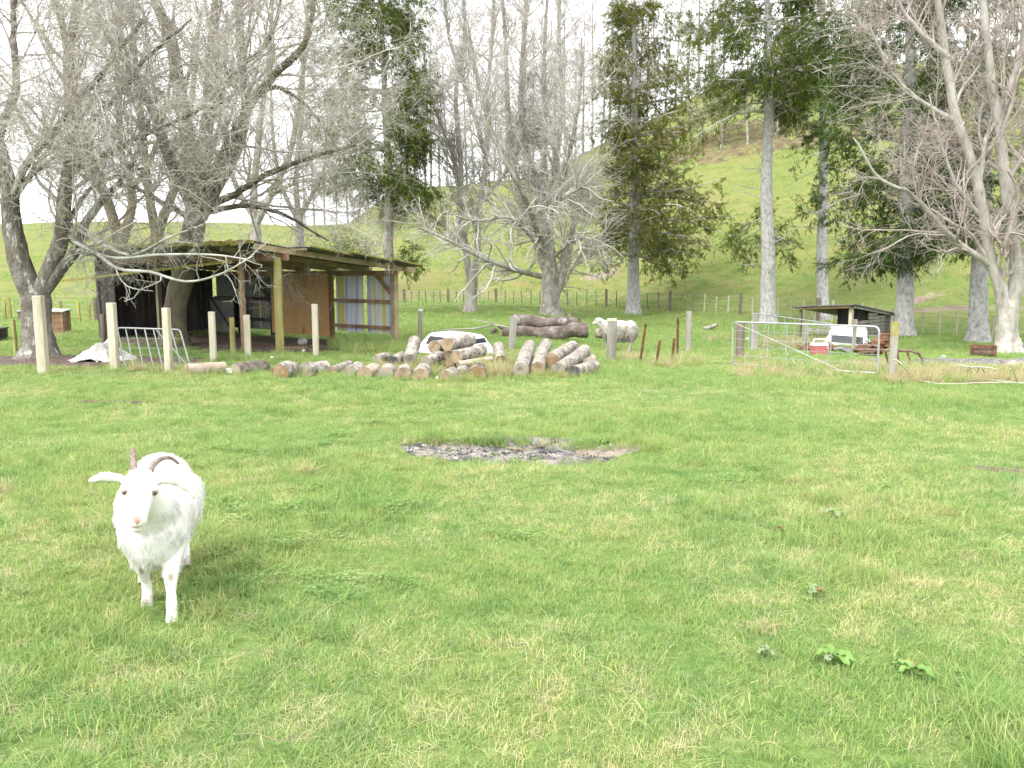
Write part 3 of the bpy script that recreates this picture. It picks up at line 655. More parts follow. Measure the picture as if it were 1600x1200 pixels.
bare_tree('thick pale barked bare tree behind the two big fallen trunks', (861, 492), None, [
    (L_([(861, 492), (860, 465), (859, 435), (857, 405)]), (15, 13, 13, 10)),
    (L_([(852, 420), (836, 372), (820, 328), (800, 260), (790, 150), (785, 50), (778, -60)]), (7, 2)),
    (L_([(858, 415), (850, 345), (848, 290), (855, 200), (852, 100), (860, -50)]), (7, 2)),
    (L_([(866, 470), (878, 430), (888, 395), (896, 350), (905, 300), (916, 262)]), (7, 2)),
    (L_([(861, 412), (859, 330), (870, 250), (881, 150), (876, 50), (882, -60)]), (6, 2)),
    (L_([(848, 300), (820, 220), (815, 120), (822, 20), (820, -60)]), (5, 2)),
    (L_([(845, 380), (815, 300, 33.5), (770, 220, 33), (740, 120, 32.5), (725, 30, 32)]), (4.5, 1.4)),
    (L_([(862, 330), (890, 240, 33.5), (905, 150, 33), (910, 60, 33)]), (4, 1.4))], M_bark_grey, M_twig_pale, 23, pale, low=[
    (L_([(845, 432, 35), (800, 420, 33.5), (752, 402, 33), (702, 376, 32.5), (655, 356, 32)]), (4.5, 1.4)),
    (L_([(850, 395, 35), (800, 342, 33.5), (745, 345, 33), (690, 330, 32)]), (3.0, 1.0)),
    (L_([(866, 400, 35), (905, 372, 33.5), (930, 380, 33), (945, 402, 33)]), (2.5, .9)), (L_([(852, 340, 35), (880, 310, 33.5), (912, 290, 33), (930, 270, 33)]), (2.5, .9))], lowmat=M_bark_grey, lowtwig=M_twig_pale)
bare_tree('pale forking bare tree at the right, beside the rusty roller', (1575, 551), None, [
    (L_([(1575, 552), (1574, 525), (1573, 500), (1573, 478), (1574, 462)]), (20, 15, 14, 13, 8)),
    (L_([(1571, 520), (1569, 480), (1561, 440), (1546, 395), (1540, 330), (1520, 250), (1500, 180), (1490, 120), (1478, 50), (1468, -10), (1450, -80)]), (11, 11, 9.5, 8.5, 8, 7.5, 7, 6.5, 5.5, 5, 4)),
    (L_([(1577, 525), (1580, 480), (1589, 430), (1581, 350), (1566, 255), (1559, 200), (1550, 150), (1540, 80), (1530, 0), (1520, -80)]), (12, 12, 11, 9.5, 8.5, 8, 7, 6, 5, 4)),
    (L_([(1590, 450), (1618, 430), (1660, 385), (1690, 300)]), (7, 3)),
    (L_([(1553, 418), (1500, 380, 22.4), (1450, 332, 22), (1418, 300, 21.8), (1370, 275, 21.6), (1330, 212, 21.4)]), (5, 1.3)),
    (L_([(1558, 200), (1580, 130), (1602, 60), (1610, -20)]), (6, 2.5)), (L_([(1505, 195), (1450, 165, 22.8), (1400, 120, 22.6), (1360, 40, 22.4)]), (4, 1.4)), (L_([(1482, 90), (1430, 45), (1400, 0), (1380, -60)]), (4, 1.6)),
    (L_([(1570, 290), (1600, 240), (1640, 180)]), (5, 2)), (L_([(1530, 280), (1545, 220), (1570, 160), (1580, 60)]), (4, 1.6)), (L_([(1543, 350), (1500, 300, 22.6), (1470, 230, 22.4), (1450, 150, 22.2)]), (3.5, 1.2))],
    M_bark_pale, M_twig_pur, 25, [(12, .12, 1, (25, 60), 2.0, .42, .14, .04, 9), (7, .12, 1, (22, 60), 1.1, .6, .16, -.02, 7), (5, .15, 1, (22, 60), .6, .65, .18, -.06, 6), (2, .2, 1, (20, 60), .35, .7, .18, -.05, 4)], flare=.35, amp=.16)

# ------------------------------------------------------------------ conifers
def needles(rng, Pl, per, size, droop, spread):
    """sprays of needle blades along branchlet polylines (N,S,3)"""
    Nn, Sp, _ = Pl.shape; t = rng.uniform(.12, 1, (Nn, per)) * (Sp - 1); i = np.minimum(t.astype(int), Sp - 2); f = (t - i)[..., None]; ar = np.arange(Nn)[:, None]
    p = (Pl[ar, i] * (1 - f) + Pl[ar, i + 1] * f).reshape(-1, 3); tg = norm(Pl[ar, i + 1] - Pl[ar, i]).reshape(-1, 3); n = len(p)
    d = norm(tg * .8 + rng.normal(0, spread, (n, 3)) + np.array([0, 0, -droop])); s = norm(np.cross(d, rng.normal(0, 1, (n, 3)) + np.array([0, 0, 1.2])))
    L = size * rng.uniform(.6, 1.5, n)[:, None]; w = L * rng.uniform(.08, .15, (n, 1)); p = p + rng.normal(0, size * .25, (n, 3))
    V = np.stack([p, p + d * L * .5 - s * w, p + d * L + np.array([0, 0, -.15]) * L, p + d * L * .5 + s * w], 1).reshape(-1, 3)
    return V, np.arange(n * 4).reshape(-1, 4)
def conifer(label, base_uv, r_px, lean, height_m, crown, fol, seed, nb, stubs=None, group=None, bark=None, extra=None, r_top=.35, per=26, nsz=.085, side=None, flare=.35, name='conifer_tree', rise=.25):
    """crown: [(z, branch length), ...] ; side: (azimuth, strength) makes the crown lopsided ; extra: low limbs [(z, azimuth deg, length, rise)]"""
    rng = np.random.default_rng(seed); base = at(*base_uv); px = base.y / F_PX
    root = thing(name, label, 'tree', base, 0, group); bl = np.array(base)
    zz = np.linspace(-.08, height_m, 40); wob = fbm(zz * .35, zz * 0 + seed, seed) - .5
    P = np.stack([lean[0] * zz + .22 * wob * np.minimum(1, zz / 3), lean[1] * zz + 0 * zz, zz], -1); r = r_px * px * (1 - (1 - r_top) * (np.clip(zz, 0, None) / (height_m * .8)) ** .85); r = np.maximum(r, .03)
    link('trunk', trunk_mesh('trunk', [(P, r)], 14, .07, flare, seed), bark or M_bark_con, root)
    cz = np.array([c[0] for c in crown]); cl = np.array([c[1] for c in crown])
    z = np.sort(cz[0] + (cz[-1] - cz[0]) * rng.uniform(0, 1, nb) ** 1.25); wh = height_m / 22; z = np.round(z / wh) * wh + rng.normal(0, .07, nb); L = np.interp(z, cz, cl) * rng.uniform(.45, 1.3, nb); az = rng.uniform(0, 6.283, nb)
    if side is not None: L = L * (1 + side[1] * np.cos(az - side[0]))
    ri = rise * rng.uniform(.2, 1.6, nb) * (.4 + .9 * (z - cz[0]) / (cz[-1] - cz[0]))
    if extra:
        z = np.concatenate([z, [e[0] for e in extra]]); L = np.concatenate([L, [e[2] for e in extra]]); az = np.concatenate([az, [math.radians(e[1]) for e in extra]]); ri = np.concatenate([ri, [e[3] for e in extra]])
    c0 = np.stack([np.interp(z, zz, P[:, 0]), np.interp(z, zz, P[:, 1]), z], -1); d = norm(np.stack([np.cos(az), np.sin(az), ri], -1)); out = [c0]; n = len(z)
    for s in range(10):
        d = norm(d + rng.normal(0, .09, (n, 3)) + np.array([0, 0, -.055 + .006 * s])); out.append(out[-1] + d * (L / 10)[:, None])
    B = np.stack(out, 1); Br = (.012 + .011 * L)[:, None] * np.linspace(1, .2, 11)[None]
    b2, r2 = spawn(rng, B, Br, 13, .22, 1, (30, 75), .95, .5, .5, 6, .12, -.14, rmin=.006)
    b3, r3 = spawn(rng, b2, r2, 4, .15, 1, (30, 70), .45, .5, .6, 5, .12, -.2, rmin=.005)
    link('branches', join_tubes('branches', [(B, Br, 5), (b2, r2, 3)]), M_twig_dark, root)
    v1, q1 = needles(rng, b2, per, nsz, .25, .45); v2, q2 = needles(rng, b3, per, nsz, .35, .45)
    link('foliage', np_mesh('foliage', np.concatenate([v1, v2]), np.concatenate([q1, q2 + len(v1)]), False), fol, root)
    if stubs:                                              # (z0, z1, count, length): dead snags on the bare stem
        k = stubs[2]; z = rng.uniform(stubs[0], stubs[1], k); a = rng.uniform(0, 6.283, k)
        c0 = np.stack([np.interp(z, zz, P[:, 0]), np.interp(z, zz, P[:, 1]), z], -1); d = norm(np.stack([np.cos(a), np.sin(a), rng.uniform(-.25, .45, k)], -1)); out = [c0]; LL = stubs[3] * rng.uniform(.15, 1.1, k) ** 1.3
        for s in range(6): d = norm(d + rng.normal(0, .12, (k, 3))); out.append(out[-1] + d * (LL / 6)[:, None])
        D = np.stack(out, 1); Dr = np.full((k, 1), .026) * np.linspace(1, .25, 7)[None]
        e2, er = spawn(rng, D, Dr, 3, .4, 1, (25, 60), .5, .5, .5, 4, .15, 0, rmin=.006)
        link('dead_branches', join_tubes('dead_branches', [(D, Dr, 5), (e2, er, 3)]), M_bark_pale, root)
    return root
PI = math.pi
conifer('dark conifer close behind the right end of the open shed', (612, 489), 9, (-.012, 0), 17, [(5.2, 2.9), (8, 3.6), (11, 2.8), (13, 2.2), (16.5, 1.3)], M_fol_mid, 31, 150, None, None, M_bark_grey, [(2.6, 185, 2.8, -.1), (2.9, 200, 2.4, .0), (2.4, 205, 2.2, -.1), (3.0, 165, 2.0, -.1), (2.3, 350, 1.3, -.2), (2.5, 340, 1.0, -.2), (2.2, 175, 1.8, -.1)], side=(PI, .3))
conifer('olive green conifer standing alone behind the sheep', (990, 490), 10.5, (-.016, 0), 17, [(3.3, 3.2), (5.5, 3.6), (7.2, 3.2), (8.4, 2.2), (10.5, 3.1), (13, 2.4), (16.5, 1.2)], M_fol_olive, 33, 150, (3, 9, 14, 1.4), None, None, [(4.3, 5, 4.6, .12), (4.7, -10, 4.2, .2), (3.9, 15, 4.0, .0), (5.3, 0, 3.8, .2), (6.0, -20, 3.6, .2), (5.8, 20, 3.9, .25), (5.0, 8, 4.8, .05), (4.4, -25, 3.6, .05), (3.7, -5, 3.0, -.05), (4.9, -15, 5.2, .02), (4.2, 25, 4.6, .05), (5.6, 185, 3.8, .15), (4.5, 170, 3.4, .05), (6.4, 10, 4.4, .12)], side=(0, .28))
conifer('tall conifer with a bare pale stem behind the leaning second gate', (1200, 507), 12.5, (-.042, 0), 17, [(9.4, 2.8), (11, 3.4), (13, 2.8), (16.5, 1.4)], M_fol_mid, 35, 74, (2.0, 9.6, 34, 1.9), None, None, [(4.3, 60, 2.4, -.15), (4.2, 115, 2.2, -.1), (3.9, 90, 2.6, -.2), (5.0, 75, 2.2, .0), (4.6, 140, 2.0, -.1), (3.6, 45, 2.2, -.25), (8.9, 190, 3.8, .05), (9.2, 175, 3.2, .1)])
conifer('slimmer conifer with a bare pale stem behind the little plank hut', (1285, 500), 10, (-.045, 0), 18, [(10.2, 2.2), (12, 2.8), (14, 2.2), (17.5, 1.0)], M_fol_dark, 37, 72, (3.5, 10, 20, 2.2), None, None, [(8.0, 200, .6, .2), (7.6, 330, .7, .1), (5.4, 100, .5, 0)])
conifer('dark bushy conifer with a thick pale stem at the right corner of the plank hut', (1412, 524), 14, (-.035, 0), 16, [(2.9, 1.2), (3.6, 1.9), (5, 2.1), (7, 2.3), (9, 2.4), (12, 1.6), (15.5, .8)], M_fol_dark, 39, 116, (2.5, 8, 14, 1.2), None, None, [(2.8, 120, 2.2, -.05), (3.0, 150, 2.4, 0), (2.7, 60, 2.2, -.05), (3.4, 170, 2.3, .05), (6.5, 180, 2.8, .15), (7.2, 190, 3.0, .15), (8.2, 175, 3.2, .2)], side=(PI, .3))
conifer('thick stemmed conifer with a dark scar ring, left of the pale forking tree', (1528, 534), 14.5, (-.045, 0), 15, [(2.9, 1.5), (4.5, 2.2), (7, 2.1), (10, 1.5), (14, .8)], M_fol_dark, 41, 64, (2.5, 8, 16, 1.5), None, None, [(3.0, 120, 2.4, 0), (3.3, 60, 2.2, 0)], side=(PI / 2, .3))

# ------------------------------------------------------------------ thin trees along the ridge and on the upper slope
def ridge_proto(seed, h, kind):
    rng = np.random.default_rng(seed); root = empty('ridge_tree')
    zz = np.linspace(-.5, h, 22); P = np.stack([.5 * (fbm(zz * .12, zz * 0 + seed, seed) - .5) * np.minimum(1, zz / 5), .4 * (fbm(zz * .12, zz * 0 + seed + 9, seed) - .5), zz], -1); r = np.maximum(.04, .19 * (1 - .9 * np.clip(zz, 0, None) / h))
    link('trunk', trunk_mesh('trunk', [(P, r)], 8, .08, .3, seed), M_bark_grey, root)
    if kind == 'pole': z0, n, Lb, an = .22 * h, 60, 2.4, .2
    elif kind == 'whip': z0, n, Lb, an = .12 * h, 70, 3.2, 1.0
    else: z0, n, Lb, an = .14 * h, 64, 2.8, .1
    z = rng.uniform(z0, h * .98, n); a = rng.uniform(0, 6.283, n); c0 = np.stack([np.interp(z, zz, P[:, 0]), np.interp(z, zz, P[:, 1]), z], -1)
    L = Lb * rng.uniform(.4, 1.2, n) * (1.15 - .8 * (z - z0) / (h - z0)); d = norm(np.stack([np.cos(a), np.sin(a), an + rng.uniform(-.2, .3, n)], -1)); out = [c0]
    for s in range(7): d = norm(d + rng.normal(0, .11, (n, 3)) + np.array([0, 0, .06 if kind == 'whip' else -.01])); out.append(out[-1] + d * (L / 7)[:, None])
    B = np.stack(out, 1); Br = np.full((n, 1), .045) * np.linspace(1, .35, 8)[None]
    b2, r2 = spawn(rng, B, Br, 8, .2, 1, (25, 65), 1.1, .5, .55, 5, .14, 0, rmin=.014); b3, r3 = spawn(rng, b2, r2, 4, .2, 1, (25, 65), .55, .5, .6, 4, .14, -.05, rmin=.012)
    link('branches', join_tubes('branches', [(B, Br, 4), (b2, r2, 3), (b3, r3, 3)]), M_twig_pale if kind != 'whip' else M_twig_pur, root)
    if kind == 'green':
        v, q = needles(rng, b2, 8, .34, .25, .5); link('foliage', np_mesh('foliage', v, q, False), M_fol_mid, root)
    return root
def build_ridge():
    rng = np.random.default_rng(77)
    protos = [(ridge_proto(90 + i, h, k), k) for i, (h, k) in enumerate([(23, 'pole'), (26, 'whip'), (21, 'whip'), (25, 'pole'), (22, 'green'), (18, 'whip')])]
    used = set(); lab = {'pole': 'tall straight grey trunked leafless tree in the line along the hill ridge', 'whip': 'bushy leafless tree with upswept twigs in the line along the hill ridge', 'green': 'thin trunked tree with sparse green needles on the upper hillside'}
    grp = {'pole': 'straight leafless trees along the ridge', 'whip': 'bushy leafless trees along the ridge', 'green': 'sparse green trees on the upper hillside'}
    spots = []
    for u in [640, 652, 668, 676, 690, 702, 715, 731, 742, 760, 772, 790, 801, 818, 832, 846, 862, 880, 896, 908, 922, 936, 948, 962, 975, 990, 1004, 1018, 1032, 1046, 1062, 1080, 1100]:
        e = float(np.interp((u - 800) / F_PX, _RS, _RE)); D = float(np.interp((u - 800) / F_PX, _DS, _DD)) * rng.uniform(.97, 1.10); spots.append(((u - 800) / F_PX * D, D, rng.choice([0, 1, 1, 2, 3, 3, 5])))
    for u in [482, 496, 512, 530, 548, 566, 580]:
        D = rng.uniform(128, 150); spots.append(((u - 800) / F_PX * D, D, rng.choice([0, 3, 5])))
    for u, v, k in [(1128, 236, 4), (1168, 236, 4), (1212, 222, 3), (1222, 190, 0), (1262, 200, 1), (1300, 200, 2), (1330, 180, 1), (1350, 205, 2), (1095, 240, 4), (1080, 232, 4), (1272, 150, 1), (1380, 190, 4), (1425, 200, 4), (1460, 170, 1), (1500, 160, 4), (1550, 150, 1), (1585, 170, 4)]:
        p = at(u, v); spots.append((p.x, p.y, k))
    for x, y, k in spots:
        p, kind = protos[k]
        o = p if k not in used else copy_tree(p); used.add(k)
        s = rng.uniform(.8, 1.12) * (.62 if kind == 'green' else 1.0) * (.72 if y < 112 and kind != 'green' else 1)
        o.location = (x, y, H(x, y)); o.rotation_euler = (rng.normal(0, .025), rng.normal(0, .025), rng.uniform(0, 6.28)); o.scale = (s, s, s)
        tag(o, lab[kind], 'tree', grp[kind])
build_ridge()

# ------------------------------------------------------------------ timber, metal and other surfaces
random.seed(5)
M_post = mat('pale_sawn_timber', [(.30, .27, .20), (.43, .395, .30), (.50, .465, .38)], 5, .9, .4, 40, stretch=(1, 1, .18), fine=((.30, .30, .15), 6, .66))
M_postgrey = mat('weathered_post', [(.17, .16, .13), (.27, .255, .22), (.36, .34, .30)], 6, .95, .6, 40, stretch=(1, 1, .15), fine=((.22, .21, .10), 5, .64))
M_postmoss = mat('mossy_post', [(.20, .17, .07), (.28, .25, .09), (.33, .33, .27)], 4, .95, .6, 30, stretch=(1, 1, .25), fine=((.33, .33, .08), 4, .55))
M_postdark = mat('dark_post', [(.10, .085, .065), (.17, .145, .11), (.24, .21, .15)], 6, .95, .6, 40, stretch=(1, 1, .15))
M_timber = mat('brown_timber', [(.15, .085, .05), (.24, .15, .09), (.33, .24, .16)], 4, .9, .4, 40, stretch=(1, 1, .2))
M_timberpale = mat('pale_rafter', [(.20, .145, .085), (.29, .225, .145), (.34, .30, .17)], 4, .9, .4, 30)
M_board = mat('dark_boards', [(.030, .025, .024), (.055, .047, .045), (.09, .078, .075)], 4, .95, .5, 30, stretch=(1, 1, .15))
M_ply = mat('stained_plywood', [(.33, .19, .075), (.42, .255, .105), (.45, .30, .15)], 1.3, .75, .15, 30, stretch=(1, 1, .35), fine=((.20, .13, .065), 2.2, .64))
M_moss = mat('mossy_edge', [(.15, .13, .03), (.24, .215, .045), (.30, .275, .10)], 5, .98, 1.0, 30)
M_iron = mat('old_roof_iron', [(.075, .085, .09), (.15, .16, .165), (.22, .21, .17)], 2.0, .6, .1, 20, metallic=.35, fine=((.22, .20, .06), 3, .56))
M_zinc = mat('lichened_corrugated_iron', [(.26, .29, .36), (.42, .45, .53), (.56, .58, .62), (.46, .42, .12)], 6.5, .55, .05, 20, metallic=.2, stretch=(1, 1, .03), lo=.36, hi=.60)
M_galv = mat('galvanised_pipe', [(.30, .32, .33), (.44, .455, .465)], 6, .45, 0, metallic=.55, spec=.5)
M_wire = mat('fence_wire', [(.28, .28, .28), (.40, .40, .40)], 5, .5, metallic=.4)
M_rust = mat('rust', [(.075, .035, .022), (.14, .068, .038), (.24, .125, .07)], 12, .95, .8, 40)
M_rustpipe = mat('rusty_pipe', [(.09, .055, .04), (.16, .105, .08), (.22, .17, .14)], 10, .9, .5, 40)
M_white = mat('white_fibreglass', [(.58, .59, .60), (.70, .71, .72)], 1.5, .35, spec=.5, fine=((.52, .50, .44), 5, .66))
M_rubber = mat('black_rubber', [(.012, .012, .013), (.03, .03, .03)], 4, .6)
M_glass = mat('dark_window_glass', [(.02, .024, .028), (.045, .05, .055)], 2, .12, spec=.7)
M_glassgrey = mat('dusty_grey_glass', [(.13, .15, .16), (.21, .235, .245)], 2, .3, spec=.5)
M_plastic_red = mat('faded_red_plastic', [(.40, .085, .09), (.48, .13, .13)], 3, .45, spec=.5)
M_plastic_white = mat('white_plastic', [(.55, .55, .54), (.62, .62, .61)], 3, .4, spec=.5)
M_tarp = mat('dirty_white_sheet', [(.22, .21, .195), (.40, .39, .37), (.52, .51, .50)], 3.5, .6, .3, 20)
M_stalk = mat('dry_stalk', [(.17, .14, .08), (.25, .21, .13)], 20, .8)
M_hose = mat('cream_hose', [(.38, .36, .28), (.46, .44, .36)], 4, .5)
M_stone = mat('pale_stone', [(.24, .23, .22), (.36, .35, .34), (.46, .45, .44)], 9, .9, .5, 40)
M_bark_log = mat('pine_log_bark', [(.16, .13, .105), (.34, .305, .26), (.52, .495, .45)], 9, .95, 1.0, 45, fine=((.09, .07, .055), 14, .60))
M_bark_logdark = mat('dark_log_bark', [(.07, .055, .045), (.15, .125, .10), (.30, .28, .24)], 8, .95, 1.0, 40)
M_bark_logtan = mat('tan_log_bark', [(.28, .22, .16), (.40, .33, .26), (.47, .42, .34)], 7, .95, .8, 40)
M_trunkbark = mat('red_brown_fallen_bark', [(.085, .062, .05), (.15, .12, .10), (.25, .22, .205)], 4.5, .95, 1.0, 22, fine=((.31, .285, .285), 3, .60))
def cut_mat(name, a, b, c):
    m = bpy.data.materials.new(name); m.use_nodes = True; N, L = m.node_tree.nodes, m.node_tree.links; bs = N['Principled BSDF']; bs.inputs['Roughness'].default_value = .85
    tc = N.new('ShaderNodeTexCoord'); wv = N.new('ShaderNodeTexWave'); wv.wave_type = 'RINGS'; wv.rings_direction = 'X'; wv.inputs['Scale'].default_value = 3.2; wv.inputs['Distortion'].default_value = 1.2; L.new(tc.outputs['Object'], wv.inputs[0])
    ge = N.new('ShaderNodeNewGeometry'); nz = N.new('ShaderNodeTexNoise'); nz.inputs['Scale'].default_value = 9; nz.inputs['Detail'].default_value = 4; L.new(ge.outputs['Position'], nz.inputs[0])
    rp = N.new('ShaderNodeValToRGB'); e = rp.color_ramp.elements; e.new(.5)
    for q, (p, cc) in zip(e, [(.34, a), (.5, b), (.66, c)]): q.position = p; q.color = (*cc, 1)
    L.new(nz.outputs['Fac'], rp.inputs[0]); mx = N.new('ShaderNodeMixRGB'); mx.blend_type = 'MULTIPLY'; mx.inputs[0].default_value = .35; L.new(rp.outputs[0], mx.inputs[1]); L.new(wv.outputs[0], mx.inputs[2]); L.new(mx.outputs[0], bs.inputs['Base Color']); return m
M_cut = cut_mat('weathered_cut_wood', (.19, .14, .085), (.30, .225, .14), (.38, .30, .20))
M_cutgrey = cut_mat('grey_cut_wood', (.19, .165, .14), (.28, .245, .20), (.36, .31, .24))
M_cutdark = cut_mat('charred_cut_wood', (.035, .035, .037), (.06, .06, .063), (.11, .11, .11))
M_cutred = cut_mat('orange_brown_cut_wood', (.17, .105, .05), (.27, .175, .085), (.31, .25, .17))

def corr(mb, o, ax, ay, az, w, h, pitch=.076, amp=.011, th=.004):
    """corrugated sheet: waves run across ax (width w), flutes along ay (length h), az = normal"""
    o, ax, ay, az = Vector(o), Vector(ax), Vector(ay), Vector(az); n = max(4, int(w / pitch * 6)); V, Fc = [], []
    for k in range(n + 1):
        x = w * k / n; z = amp * math.sin(2 * math.pi * x / pitch)
        for y in (0, h):
            for s in (0, th): V.append(o + ax * x + ay * y + az * (z + s))
    for k in range(n):
        a, b = k * 4, (k + 1) * 4
        Fc += [(a, a + 2, b + 2, b), (a + 1, b + 1, b + 3, a + 3), (a, b, b + 1, a + 1), (a + 2, a + 3, b + 3, b + 2)]
    Fc += [(0, 1, 3, 2), (n * 4, n * 4 + 2, n * 4 + 3, n * 4 + 1)]
    mb.add(V, Fc)

# ------------------------------------------------------------------ the open shed
def build_shed():
    C0 = Vector((-4.89, 17.5, 0)); u = Vector((-.797, .604, 0)); v = Vector((.604, .797, 0)); W_, D = 7.45, 3.4
    root = thing('open_shed', 'low open fronted shed of posts, plywood and corrugated iron under a mossy iron roof', 'shed', C0)
    sp = lambda a, b, z: u * a + v * b + Vector((0, 0, z))
    rz = lambda b: 2.17 - .10 * b
    def part(name, m, fn, smooth=False, bevel=0):
        mb = MB(); fn(mb); return mb.build(name, m, root, smooth, bevel)
    part('post', M_postmoss, lambda m: m.tube([sp(0, 0, -.15), sp(.01, 0, 1), sp(-.02, .0, 2.02)], [.092, .088, .082], 12), True)
    part('post', M_timber, lambda m: m.beam(sp(1.27, .02, -.15), sp(1.27, .0, 2.03), .11, .09, v))
    part('post', M_timberpale, lambda m: m.beam(sp(.02, D, -.2), sp(.0, D, 1.74), .13, .13, v))
    part('post', M_timber, lambda m: m.beam(sp(2.28, D - .02, -.2), sp(2.28, D - .02, 1.72), .12, .1, v))
    for a in (4.7, 6.2): part('post', M_board, lambda m, a=a: m.beam(sp(a, D - .02, -.2), sp(a, D - .02, 1.74), .12, .12, v))
    part('post', M_board, lambda m: m.beam(sp(W_, 0, -.15), sp(W_, 0, 2.05), .13, .13, v))
    part('post', M_postdark, lambda m: m.beam(sp(4.7, 0.05, -.15), sp(4.7, 0.05, 2.03), .10, .10, v))
    part('lintel', M_timber, lambda m: m.beam(sp(-.25, .09, 2.03), sp(W_ + .2, .09, 2.03), .05, .15))
    part('lintel', M_timber, lambda m: m.beam(sp(-.2, D - .1, 1.70), sp(W_ + .2, D - .1, 1.70), .05, .12))
    for i, a in enumerate((1.15, 2.35, 3.55, 4.75, 5.95, 7.15)):
        part('rafter', M_timberpale if i < 2 else M_timber, lambda m, a=a: m.beam(sp(a, -.55, rz(-.55) - .02), sp(a, D + .35, rz(D + .35) - .02), .05, .11))
    part('barge_board', M_timberpale, lambda m: m.beam(sp(-.16, -.66, rz(-.66) - .01), sp(-.16, D + .55, rz(D + .55) - .01), .04, .115))
    for i, b in enumerate((.35, 1.35, 2.35)): part('purlin', M_timberpale, lambda m, b=b: m.beam(sp(-.5, b, rz(b) + .05), sp(W_ + .3, b, rz(b) + .05), .07, .045))
    ends = (-.34, -.62, -.72, -.70); slope = Vector((0, 0, -.10))
    for i in range(4):                                      # lapped roof sheets, the ends standing out unevenly
        b0 = -.66 + i * 1.06; w = 1.16; o = sp(ends[i], b0, rz(b0) + .10); dv = (v * w + Vector((0, 0, -.10 * w - .045))).normalized(); no = u.cross(dv).normalized(); no = no if no.z > 0 else -no
        if i == 0: o = sp(ends[i] + .15, b0, rz(b0) + .085)
        mb = MB(); corr(mb, o, dv, u, no, w, W_ + .62 - ends[i] + random.uniform(-.1, .1), .09, .014, .006); sh = mb.build('roof_sheet', M_iron, root)
        mb = MB(); e = o + no * .02
        mb.beam(e + u * .005, e + dv * w + u * .005, .035, .03, no); mb.build('moss_edge', M_moss if i else M_moss, sh) if i else None
    mb = MB(); z = rz(-.68) + .07
    for k in range(24):
        a0, a1 = -.15 + k * .345, -.15 + (k + 1) * .345
        mb.beam(sp(a0, -.69, z + random.uniform(-.02, .02)), sp(a1, -.69 - .01 * (k % 2), z + random.uniform(-.02, .02)), .07, random.uniform(.06, .10), jit=.012)
    mb.build('mossy_fascia', M_moss, root)
    part('loose_rail', M_moss, lambda m: m.beam(sp(W_ + .5, -.75, 1.50), sp(.55, -.72, 1.93), .03, .055))
    for a0, a1 in ((.10, .52), (.52, 1.04), (1.17, 1.70), (1.70, 2.21)):
        part('iron_sheet', M_zinc, lambda m, a0=a0, a1=a1: corr(m, sp(a0, D + .07 + .012 * (a0 % .1 > .05), .22), u, (0, 0, 1), -v, a1 - a0, 1.47, .076, .013))
    for z in (1.01, .37): part('rail', M_timber, lambda m, z=z: m.beam(sp(.06, D + .0, z), sp(2.22, D, z), .05, .085))
    part('brace', M_timber, lambda m: m.beam(sp(.10, D - .04, 1.22), sp(.62, D - .04, 1.68), .05, .085))
    for a0, a1 in ((2.26, 3.47), (3.475, 4.62)): part('plywood_panel', M_ply, lambda m, a0=a0, a1=a1: m.beam(sp(a0, D - .12, .90), sp(a1, D - .12, .90), .016, 1.62))
    for a0, a1 in ((4.66, 5.4), (5.4, 6.16), (6.2, 6.9), (6.9, 7.45)):
        part('iron_sheet', M_iron, lambda m, a0=a0, a1=a1: corr(m, sp(a0, D + .07, .14), u, (0, 0, 1), -v, a1 - a0, 1.56, .076, .013))
    for z in (1.0, .42): part('rail', M_board, lambda m, z=z: m.beam(sp(4.66, D, z), sp(W_, D, z), .05, .085))
    part('brace', M_board, lambda m: m.beam(sp(4.75, D - .05, .9), sp(5.5, D - .05, 1.6), .05, .08))
    mb = MB()
    for k in range(17): mb.beam(sp(W_ + .04, .06 + k * .2, -.03), sp(W_ + .04 + random.uniform(-.01, .01), .06 + k * .2, rz(k * .2) - .06 + random.uniform(-.03, .01)), .19, .02, u)
    mb.build('end_wall', M_board, root)
    mb = MB()
    for k in range(4): mb.beam(sp(W_ - .16 - k * .19, -.03, -.03), sp(W_ - .16 - k * .19, -.03, 1.95 + random.uniform(-.04, .03)), .18, .02, v)
    mb.build('front_boarding', M_board, root)
    d = part('grey_door', M_iron, lambda m: m.beam(sp(5.6, 2.75, .55), sp(6.7, 2.75, .55), .02, .98)); mb = MB(); mb.beam(sp(5.65, 2.72, .12), sp(6.62, 2.72, 1.0), .03, .06); mb.beam(sp(5.6, 2.72, 1.0), sp(6.7, 2.72, 1.0), .03, .06); mb.build('ledge', M_board, d)
build_shed()
p = at(473, 540); mb = MB(); mb.ball((0, 0, .09), (.12, .12, .10), 12, 8, .06); o = mb.build('pale_stone', M_stone, None, True); o.location = p; tag(o, 'round pale stone on the trodden floor below the plywood panel', 'stone')
p = at(458, 545); o = MB(); o.box((0, 0, .03), (.62, .30, .035), .2); o = o.build('loose_board', M_timber, None); o.location = p; tag(o, 'loose orange brown board lying on the shed floor', 'board')

